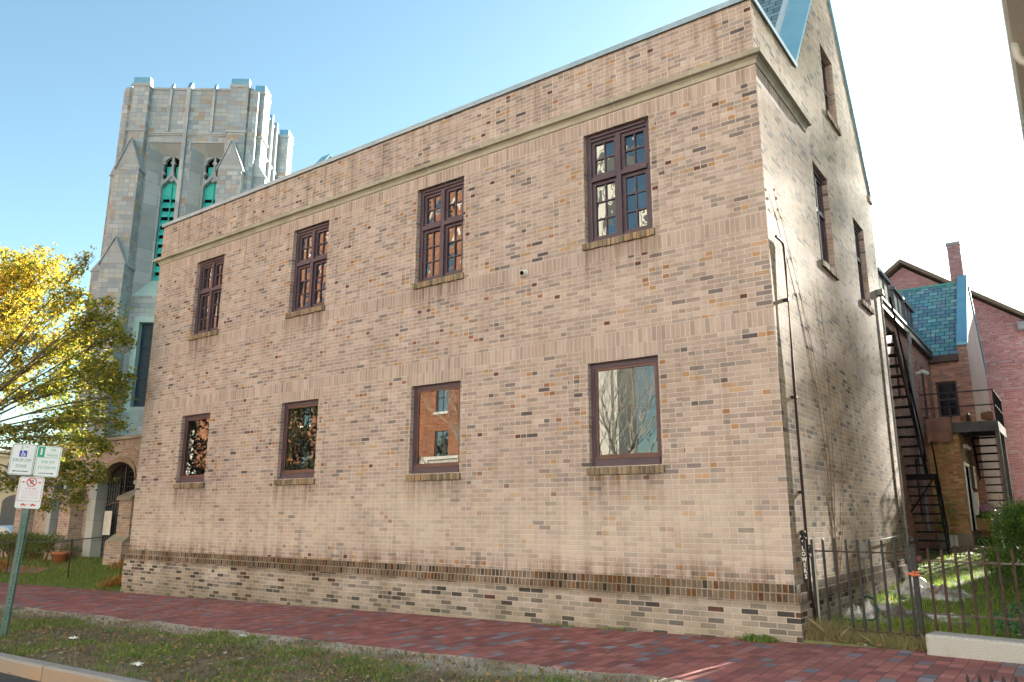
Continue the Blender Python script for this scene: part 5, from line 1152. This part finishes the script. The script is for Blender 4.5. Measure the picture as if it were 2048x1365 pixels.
put_text(mb, 'DROP-OFF', .062, u, z-.015, D1, 1, sx=.78); put_text(mb, 'ZONE', .062, u, z-.098, D1, 1, sx=.82); arrow(mb, u+.10, u-.105, z-.168, D1, 1, .012); finish(mb, 'lettering', MS, pl)
# 2: one hour parking
u, z = .155, 2.395
mb = MB(); plate(mb, u, z, .315, h, D0, 0); pl = finish(mb, 'sign_panel', MS, sg)
mb = MB(); border(mb, u, z, .29, h-.02, .005, D1, 2); rect(mb, u-.14, u-.055, z+.058, z+.205, D1, 2); put_text(mb, '1', .125, u-.098, z+.13, D2, 0, .004); put_text(mb, 'HR', .052, u+.045, z+.165, D1, 2); put_text(mb, 'PARKING', .045, u+.045, z+.088, D1, 2, sx=.78); rect(mb, u-.14, u+.14, z+.052, z+.057, D1, 2)
put_text(mb, '9:00 AM', .058, u+.005, z-.012, D1, 2, sx=.85); put_text(mb, 'TO 5:00 PM', .058, u, z-.092, D1, 2, sx=.8); arrow(mb, u-.09, u+.105, z-.170, D1, 1, .010); finish(mb, 'lettering', MS, pl)
# 3: no parking
u, z, h = .005, 1.945, .44
mb = MB(); plate(mb, u, z, .315, h, D0, 0); pl = finish(mb, 'sign_panel', MS, sg)
mb = MB(); border(mb, u, z+.045, .285, .325, .005, D1, 4); put_text(mb, 'P', .085, u+.002, z+.145, D1, 1, .003); ringm(mb, u, z+.145, .052, .064, D2, 4)
c45 = math.cos(R(45)); mb.add([(u-.055*c45-.006, D2-.0004, z+.145+.055*c45-.006),(u-.055*c45+.006, D2-.0004, z+.145+.055*c45+.006),(u+.055*c45+.006, D2-.0004, z+.145-.055*c45+.006),(u+.055*c45-.006, D2-.0004, z+.145-.055*c45-.006)], [(3,2,1,0)], 4)
arrow(mb, u+.075, u+.128, z+.145, D1, 4); arrow(mb, u-.075, u-.128, z+.145, D1, 4)
put_text(mb, '1ST & 3RD', .036, u, z+.055, D1, 4, sx=.9); put_text(mb, 'THURSDAY OF', .034, u, z+.012, D1, 5, sx=.92); put_text(mb, 'THE MONTH', .034, u, z-.03, D1, 5, sx=.95); put_text(mb, '8 AM TO 12 PM', .034, u, z-.072, D1, 5, sx=.88)
for x, s in ((-.055, 1), (.065, -1)):                                  # two little tow pictograms
    rect(mb, u+x-.032, u+x+.032, z-.178, z-.165, D1, 4); rect(mb, u+x-.02, u+x+.012, z-.165, z-.152, D1, 4); ringm(mb, u+x-.018, z-.181, 0, .008, D2, 4); ringm(mb, u+x+.018, z-.181, 0, .008, D2, 4)
    mb.add([(u+x+s*.03,D2,z-.165),(u+x+s*.045,D2,z-.15),(u+x+s*.04,D2,z-.165)], [(0,1,2)], 4)
finish(mb, 'lettering', MS, pl)
mb = MB()
for z_ in (2.56, 2.23, 2.12, 1.78): mb.tube([(.0,-.03,z_),(.0,-.0,z_)], .009, 8)
finish(mb, 'bolt', simple('bolt steel', (.4,.4,.4), metal=.8, rough=.4), sg)

# ------------------------------------------------------------------ street tree at the left
tr = empty('street_tree', (-20.6, -3.0, H(-20.6)), 'autumn street tree with olive and gold leaves reaching in from the left edge', 'tree')
T0 = Vector((-20.6, -3.0, H(-20.6)))
CL = [(-18.48,-1.87,7.82,0.58,1),(-17.25,-1.64,7.58,0.63,1),(-18.82,-1.83,6.81,0.78,1),(-18.70,-1.06,6.97,0.80,1),(-16.27,-1.36,6.50,0.55,1),(-15.88,-1.35,7.45,0.20,0.7),(-17.90,-1.58,5.68,0.88,1),(-17.69,-0.73,5.81,0.78,1),(-15.84,-0.92,6.02,0.55,1),(-15.14,-1.06,6.27,0.32,0.8),
      (-18.43,-1.69,4.70,0.63,0.55),(-17.03,-1.33,4.42,0.60,0.6),(-16.80,-0.55,4.89,0.75,1),(-15.28,-0.87,4.91,0.37,1),(-15.09,-0.60,4.17,0.28,1),(-16.44,-0.70,3.72,0.55,1.1),(-15.70,-0.63,3.08,0.41,1.1),(-16.36,-1.04,2.56,0.48,0.9),(-15.94,-0.58,2.27,0.42,1),(-16.18,-0.70,1.75,0.30,0.9),
      (-17.85,-1.65,3.41,0.49,0.35),(-17.27,-1.21,3.36,0.49,0.4),(-16.86,-2.01,2.07,0.21,0.5),(-16.25,-1.36,1.63,0.21,0.5),(-19.65,-2.44,6.81,0.90,1),(-19.28,-2.45,5.19,0.88,0.8),(-18.72,-2.31,3.53,0.73,0.4),
      (-14.95,-0.73,4.59,0.42,1),(-15.09,-0.79,5.57,0.42,1),(-15.24,-0.67,3.60,0.35,1),(-17.85,-1.95,7.43,0.64,1),(-20.87,-2.18,8.36,1.16,1),(-22.03,-2.99,7.43,1.39,1),(-22.96,-1.95,6.27,1.39,1),(-21.33,-1.02,6.62,1.16,1),(-20.64,-4.04,6.50,1.28,1),(-22.26,-3.81,5.11,1.16,0.9),(-19.48,-2.99,8.24,0.81,1)]
mb = MB()
mb.tube([(0,0,-.2),(.02,0,.3),(.05,.02,1.2),(.1,.03,2.1)], [.24,.17,.15,.14], 10)
for a, b_ in (((.1,.03,2.05),(.9,.3,3.3)), ((.1,.03,2.05),(-.6,-.1,3.5)), ((.1,.03,2.05),(.25,.1,3.8))):
    mb.tube([a, ((a[0]+b_[0])/2+.05,(a[1]+b_[1])/2,(a[2]+b_[2])/2+.12), b_], [.12,.09,.07], 8)
def twig(p, q, r0, r1, n=5, sag=.15):
    pts = []
    for i in range(n+1):
        f = i/n; v = Vector(p).lerp(Vector(q), f); v.z += sag*math.sin(math.pi*f); v += Vector((rnd.gauss(0,.03),rnd.gauss(0,.03),rnd.gauss(0,.03)))*(1 if 0 < i < n else 0); pts.append(v)
    mb.tube(pts, [r0+(r1-r0)*i/n for i in range(n+1)], 5); return pts
HUBS = [Vector((.9,.3,3.3)), Vector((-.6,-.1,3.5)), Vector((.25,.1,3.8))]
lf = MB()
for (x, y, z, r, dn) in CL:
    c = Vector((x, y, z)) - T0; hub = min(HUBS, key=lambda h_: (h_-c).length)
    pts = twig(hub, c, .034, .008, 6, .25)
    for k in range(int(8+r*20)):
        d = Vector((rnd.gauss(0,1), rnd.gauss(0,1), rnd.gauss(0,.8))).normalized()*r*rnd.uniform(.6,1.1)
        s = pts[rnd.choice((3,4,5,6))]; e = c+d
        tp_ = twig(s, e, .010, .003, 4, .04)
        for q in range(int((10+27*min(r,.7))*dn)):                       # leaves hang in sprays along each twig
            f = rnd.random()**.6; a = Vector(s).lerp(e, f) + Vector((rnd.gauss(0,.075), rnd.gauss(0,.075), rnd.gauss(0,.06)))
            leafcloud(lf, 3, a, (.06,.06,.05), .09, .3, .6, droop=.25, m=0 if rnd.random() < max(.12, min(.92, .55 + .20*(z-5.1) - .24*(x+17.4))) else 1)  # sun and shade coloured in: gold to upper left, olive to lower right
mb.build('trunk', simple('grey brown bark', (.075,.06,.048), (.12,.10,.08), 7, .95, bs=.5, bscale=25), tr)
lf.build('crown', [leafmat('autumn leaves', [(0,(.13,.17,.035)),(.3,(.23,.235,.045)),(.55,(.37,.31,.055)),(.8,(.56,.41,.06)),(1,(.70,.42,.07))], .72, .5), leafmat('shaded olive leaves', [(0,(.09,.13,.03)),(.4,(.15,.19,.04)),(.75,(.23,.245,.05)),(1,(.36,.29,.06))], .6, .5)], tr)  # leaf colours of the sunlit part, then of the shaded part

# ------------------------------------------------------------------ far left: pale building, car
fb = empty('cream_building', (-53.5, 12.4, -.9), 'sunlit cream building with arched openings far behind the street sign', 'building', math.atan2(.95, .31))
mb = MB(); aw = [(-6.5+3.0*k, -4.9+3.0*k, .2, 3.0) for k in range(6)]; uw = [(-6.5+3.0*k, -5.2+3.0*k, 4.2, 5.6) for k in range(6)]
us = [-12, 12] + [x for w in aw+uw for x in w[:2]]; zs = [-.5, 6.2, .2, 3.0, 4.2, 5.6]
gridwall(mb, us, zs, lambda u, z: 1 if any(w[0]<u<w[1] and w[2]<z<w[3] for w in aw+uw) else 0, lambda u, z: (u, .3 if False else 0, z))
for w in aw: mb.add([(( w[0]+w[1])/2+.8*math.cos(R(q*15)), -.01, 3.0+.55*math.sin(R(q*15))) for q in range(13)], [tuple(range(13))], 1)
mb.quad((-12,0,6.2),(12,0,6.2),(12,9,6.2),(-12,9,6.2)); mb.quad((12,0,-.5),(12,9,-.5),(12,9,6.2),(12,0,6.2)); mb.quad((-12,9,-.5),(-12,0,-.5),(-12,0,6.2),(-12,9,6.2)); mb.quad((12,9,-.5),(-12,9,-.5),(-12,9,6.2),(12,9,6.2))
mb.box(-12.1, 12.1, -.2, .0, 5.95, 6.35, 0); mb.box(-12.1, 12.1, -.12, .0, 3.75, 3.95, 0)
mb.build('wall', [simple('cream stucco', (.62,.53,.38), (.55,.47,.33), .6, .9), simple('shaded glass', (.10,.11,.12), (.16,.14,.12), .8, .4)], fb)
car = empty('parked_car', (-37.2, 6.1, -.55), 'pale blue car of which only the tail shows at the left edge', 'car', R(205))
body = [(-2.1,.35),(-2.12,.75),(-2.0,.95),(-1.2,1.02),(-.6,1.42),(.7,1.45),(1.35,1.02),(2.0,.98),(2.15,.7),(2.12,.32)]
mb = MB(); mb.prism(body, 'y', -.82, .82); mb.build('body', simple('pale blue paint', (.42,.58,.66), rough=.25, spec=.6), car, bevel=.06)
mb = MB()
for y in (-.83, .825): mb.prism([(-1.05,1.04),(-.55,1.36),(.62,1.39),(1.12,1.04)], 'y', y, y+.006)
mb.build('window', M['glass_plain'], car)
for x in (-1.32, 1.32):
    for y in (-.80, .62): mb = MB(); mb.tube([(x,y,.30),(x,y+.19,.30)], .31, 18); w = mb.build('wheel', simple('tyre', (.02,.02,.02), rough=.8), car); mb = MB(); mb.tube([(x,y-.01,.30),(x,y+.2,.30)], .18, 14); mb.build('rim', M['greytrim'], w)
for y in (-.7, .5): mb = MB(); mb.box(2.08, 2.17, y, y+.2, .72, .88); mb.build('tail_light', M['signr'], car)

# ------------------------------------------------------------------ across the street, mostly seen in the window reflections
ob = empty('apartment_building', (-51.5, -31, -1.0), 'tall orange brick apartment building with cream quoins reflected in the hall windows', 'building')
M['orange'] = brick_mat('orange brick', pal((10,(.33,.125,.055)),(10,(.29,.105,.05)),(8,(.37,.15,.07)),(5,(.22,.085,.045))), (.36,.27,.2), w=.3, h=.1, split=.2, seed=41)
M['quoin'] = simple('cream cast stone', (.70,.64,.53), (.63,.57,.47), 2, .8)
ow = []; 
for k in range(12):
    for f in range(8): ow.append((-25+3.9*k+.9*(k % 3 == 1), -23.75+3.9*k+.9*(k % 3 == 1), 6.1+3.45*f, 8.2+3.45*f))
mb = MB(); us = [-27, 22.5] + [x for w in ow for x in w[:2]]; zs = [0, 33] + [x for w in ow for x in w[2:]]
gridwall(mb, us, zs, lambda u, z: None if any(w[0]<u<w[1] and w[2]<z<w[3] for w in ow) else 0, lambda u, z: (u, 0, z), flip=True)
mb.quad((22.5,-8,0),(22.5,0,0),(22.5,0,33),(22.5,-14,33)); mb.quad((-27,0,0),(-27,-8,0),(-27,-8,33),(-27,0,33)); mb.quad((-27,-8,0),(22.5,-8,0),(22.5,-14,33),(-27,-14,33)); mb.quad((-27,-14,33),(22.5,-14,33),(22.5,0,33),(-27,0,33))
mb.build('wall', M['orange'], ob)
mb = MB()
for xq in (-26.7, -12.5, 1.2, 14.1, 22.2):
    for k in range(54): mb.box(xq-(.42 if k % 2 else .28), xq+(.42 if k % 2 else .28), -.02, .10, .6*k, .6*k+.59)
for w in ow: mb.box(w[0]-.1, w[1]+.1, -.01, .10, w[2]-.18, w[2])
mb.build('quoin', M['quoin'], ob)
for w in ow[:]:
    g = MB(); g.box(w[0], w[0]+.06, -.16, -.10, w[2], w[3]); g.box(w[1]-.06, w[1], -.16, -.10, w[2], w[3]); g.box(w[0], w[1], -.155, -.105, (w[2]+w[3])/2-.03, (w[2]+w[3])/2+.03); g.box((w[0]+w[1])/2-.02, (w[0]+w[1])/2+.02, -.15, -.105, w[2], w[3]); g.quad((w[0],-.14,w[2]),(w[1],-.14,w[2]),(w[1],-.14,w[3]),(w[0],-.14,w[3]),1); g.quad((w[0],-.145,w[2]),(w[0]-.0,-.0,w[2]),(w[0],0,w[3]),(w[0],-.145,w[3]),2); g.quad((w[1],-.0,w[2]),(w[1],-.145,w[2]),(w[1],-.145,w[3]),(w[1],0,w[3]),2)
    g.build('window', [M['trim'], M['glass_plain'], M['orange']], ob)
pod = empty('terrace', (-43, -25.5, -1.0), 'cream stone terrace with balustrade before the orange brick building', 'terrace')
mb = MB(); mb.box(-27, 20, -5.5, 0, 0, 4.75); mb.box(-27.2, 20.2, -.5, .25, 4.75, 4.95); mb.box(-27.2, 20.2, -.1, .4, 4.1, 4.25); mb.build('wall', [M['quoin']], pod)
mb = MB(); mb.box(-27.1, 20.1, -.32, .08, 5.72, 5.9)
for k in range(16): x = -26.8+3.1*k; mb.box(x-.35, x+.35, -.34, .10, 4.95, 5.72)
for k in range(280):
    x = -26.9+.168*k
    if min(abs(x-(-26.8+3.1*q)) for q in range(16)) > .42: mb.lathe([(.05,0),(.07,.05),(.045,.1),(.085,.28),(.05,.5),(.07,.7),(.06,.77)], (x,-.12,4.95), 7)
mb.build('balustrade', M['quoin'], pod)
st = empty('stone_church', (-25.2, -33, -.6), 'pale stone building with tall windows reflected behind the bare tree', 'building')
mb = MB(); sw = [(-4.0+3.1*k, -2.5+3.1*k, 2.0+8.2*f, 8.4+8.2*f) for k in range(3) for f in range(3)]
us = [-4.6, 5.2] + [x for w in sw for x in w[:2]]; zs = [0, 28] + [x for w in sw for x in w[2:]]
gridwall(mb, us, zs, lambda u, z: None if any(w[0]<u<w[1] and w[2]<z<w[3] for w in sw) else 0, lambda u, z: (u, 0, z), flip=True)
for k in range(4): mb.box(-4.6+3.1*k-.25, -4.6+3.1*k+.25, 0, .4, 0, 27, 0)
mb.quad((5.2,-2.5,0),(5.2,0,0),(5.2,0,28),(5.2,-2.5,28)); mb.quad((-4.6,-2.5,28),(5.2,-2.5,28),(5.2,0,28),(-4.6,0,28)); mb.quad((-4.6,-2.5,0),(5.2,-2.5,0),(5.2,-2.5,28),(-4.6,-2.5,28)); mb.quad((-4.6,-2.5,0),(-4.6,0,0),(-4.6,0,28),(-4.6,-2.5,28))
mb.build('wall', M['quoin'], st)
for w in sw: g = MB(); g.quad((w[0],-.2,w[2]),(w[1],-.2,w[2]),(w[1],-.2,w[3]),(w[0],-.2,w[3])); g.box((w[0]+w[1])/2-.06,(w[0]+w[1])/2+.06,-.2,-.1,w[2],w[3],1); g.box(w[0],w[1],-.19,-.11,w[3]-1.9,w[3]-1.75,1); g.build('window', [M['glass_plain'], M['quoin']], st)
pb = empty('bounce_building', (12.5, -33, -.6), 'broad pale plaster building across the street behind the viewer', 'building')  # added across the street, outside the reflections, to bounce sunlight onto the walls
M['plaster'] = simple('pale plaster', (.74,.71,.65), (.68,.65,.59), 1.5, .85)
mb = MB(); pw = [(-15+3.6*k, -13.6+3.6*k, 2.2+3.5*f, 4.2+3.5*f) for k in range(9) for f in range(6)]
us = [-16.5, 17.5] + [x for w in pw for x in w[:2]]; zs = [0, 25] + [x for w in pw for x in w[2:]]
gridwall(mb, us, zs, lambda u, z: 1 if any(w[0]<u<w[1] and w[2]<z<w[3] for w in pw) else 0, lambda u, z: (u, 0, z), flip=True)
mb.quad((-16.5,-14,0),(-16.5,0,0),(-16.5,0,25),(-16.5,-14,25)); mb.quad((17.5,-14,0),(17.5,0,0),(17.5,0,25),(17.5,-14,25)); mb.quad((-16.5,-14,0),(17.5,-14,0),(17.5,-14,25),(-16.5,-14,25)); mb.quad((-16.5,-14,25),(17.5,-14,25),(17.5,0,25),(-16.5,0,25))
mb.box(-16.7, 17.7, -.1, .5, 24.6, 25.3); mb.build('wall', [M['plaster'], M['glass_plain']], pb)
def bare_tree(name, x, y, h, label, spread, seed, stems=1):
    r_ = random.Random(seed); o = empty(name, (x, y, H(x)-.1), label, 'tree'); mb = MB()
    def grow(p, d, l, r, lv):
        pts = [p]; n = 4; dd = d
        for i in range(n): dd = (dd + Vector((r_.gauss(0,.10), r_.gauss(0,.10), r_.gauss(.03,.08)))).normalized(); pts.append(pts[-1]+dd*l/n)
        mb.tube(pts, [r*(1-.45*i/n) for i in range(n+1)], 7 if lv < 2 else 4, cap=False)
        if lv < 5:
            for k in range(3 if lv < 4 else 2):
                q = pts[r_.choice((2,3,4))] if k else pts[-1]; a = Vector((r_.gauss(0,1), r_.gauss(0,1), r_.gauss(0,.6))).normalized(); grow(q, (dd+a*spread).normalized(), l*r_.uniform(.62,.8), r*.55, lv+1)
    for s in range(stems):
        a = 6.28*s/max(1,stems); grow(Vector((.15*math.cos(a),.15*math.sin(a),-.2)), Vector((.32*math.cos(a)*(stems>1), .32*math.sin(a)*(stems>1), 1)).normalized(), h*.36, .16 if stems == 1 else .10, 0)
    mb.build('trunk', simple('pale bark', (.50,.44,.34), (.36,.31,.24), 5, .9), o); return o
bare_tree('bare_tree', -13.6, -22, 10.5, 'many stemmed pale bare tree reflected in the right ground floor window', .42, 5, 5)
bare_tree('bare_tree', -16.8, -15.8, 9.0, 'slim bare tree across the street between the two reflected buildings', .5, 8, 2)
dkl = leafmat('dark leaves', [(0,(.02,.035,.012)),(.6,(.045,.065,.02)),(1,(.14,.09,.025))], .2)
for (x, y, lb) in ((-32.5, -17.5, 'dark leafy tree reflected in the second ground floor window from the left'), (-42, -18, 'dark leafy tree reflected in the leftmost ground floor window')):
    o = empty('dark_tree', (x, y, -.7), lb, 'tree'); mb = MB(); mb.tube([(0,0,-.3),(0,0,2.5),(.2,0,5)], [.28,.22,.1], 8); mb.build('trunk', M['earth'], o)
    mb = MB()
    for i in range(210):
        a = rnd.uniform(0,6.28); rr = rnd.random()**.5*3.6; leafcloud(mb, 40, (math.cos(a)*rr, math.sin(a)*rr, rnd.uniform(2.0, 9.0)), (.6,.6,.5), .24, 0, .6)
    mb.build('crown', dkl, o)

# ------------------------------------------------------------------ light
w = bpy.data.worlds.new('World'); scene.world = w; w.use_nodes = True; t = NT(w.node_tree)
sky = t.n('ShaderNodeTexSky', None, sky_type='NISHITA'); sky.sun_disc = False; sky.sun_elevation = SUN_EL; sky.sun_rotation = SUN_AZ
sky.air_density = 1.0; sky.dust_density = .7; sky.ozone_density = .6
bgn = w.node_tree.nodes['Background']; t.t.links.new(t.mix(1.0, sky.outputs[0], (.90, 1.07, 1.0), 'MULTIPLY'), bgn.inputs[0]); bgn.inputs[1].default_value = .05
sl = bpy.data.lights.new('Sun', 'SUN'); so = bpy.data.objects.new('Sun', sl); COL.objects.link(so)
sl.energy = 5.0; sl.angle = R(.5); sl.color = (1.0, .94, .83)
d = Vector((math.sin(SUN_AZ)*math.cos(SUN_EL), math.cos(SUN_AZ)*math.cos(SUN_EL), math.sin(SUN_EL)))
so.rotation_euler = d.to_track_quat('Z', 'Y').to_euler()
scene.view_settings.view_transform = 'Standard'; scene.view_settings.look = 'None'; scene.view_settings.exposure = 2.68; scene.view_settings.gamma = 1.0
scene.cycles.max_bounces = 6; scene.cycles.diffuse_bounces = 4; scene.cycles.transparent_max_bounces = 6; scene.cycles.use_denoising = True
scene.cycles.caustics_reflective = False; scene.cycles.caustics_refractive = False

SLAB = {'ground': ('bare ground reaching to the horizon around the block', 'ground'), 'road': ('grey asphalt street in front of the kerb', 'road'),
        'kerb': ('rough granite kerb along the street edge at lower left', 'kerb'), 'verge': ('worn soil strip between kerb and brick sidewalk', 'verge'),
        'sidewalk': ('red brick sidewalk running along the foot of the hall', 'sidewalk'), 'sidewalk.001': ('brick sidewalk on the far side of the street', 'sidewalk'),
        'lawn': ('lawn rising to the church porch left of the hall', 'lawn'), 'lawn.001': ('yard lawn behind the iron fence at the right', 'lawn'), 'walkway': ('narrow brick walkway crossing the church lawn', 'path')}
for k, (l, c_) in SLAB.items():
    if k in bpy.data.objects: tag(bpy.data.objects[k], l, c_)
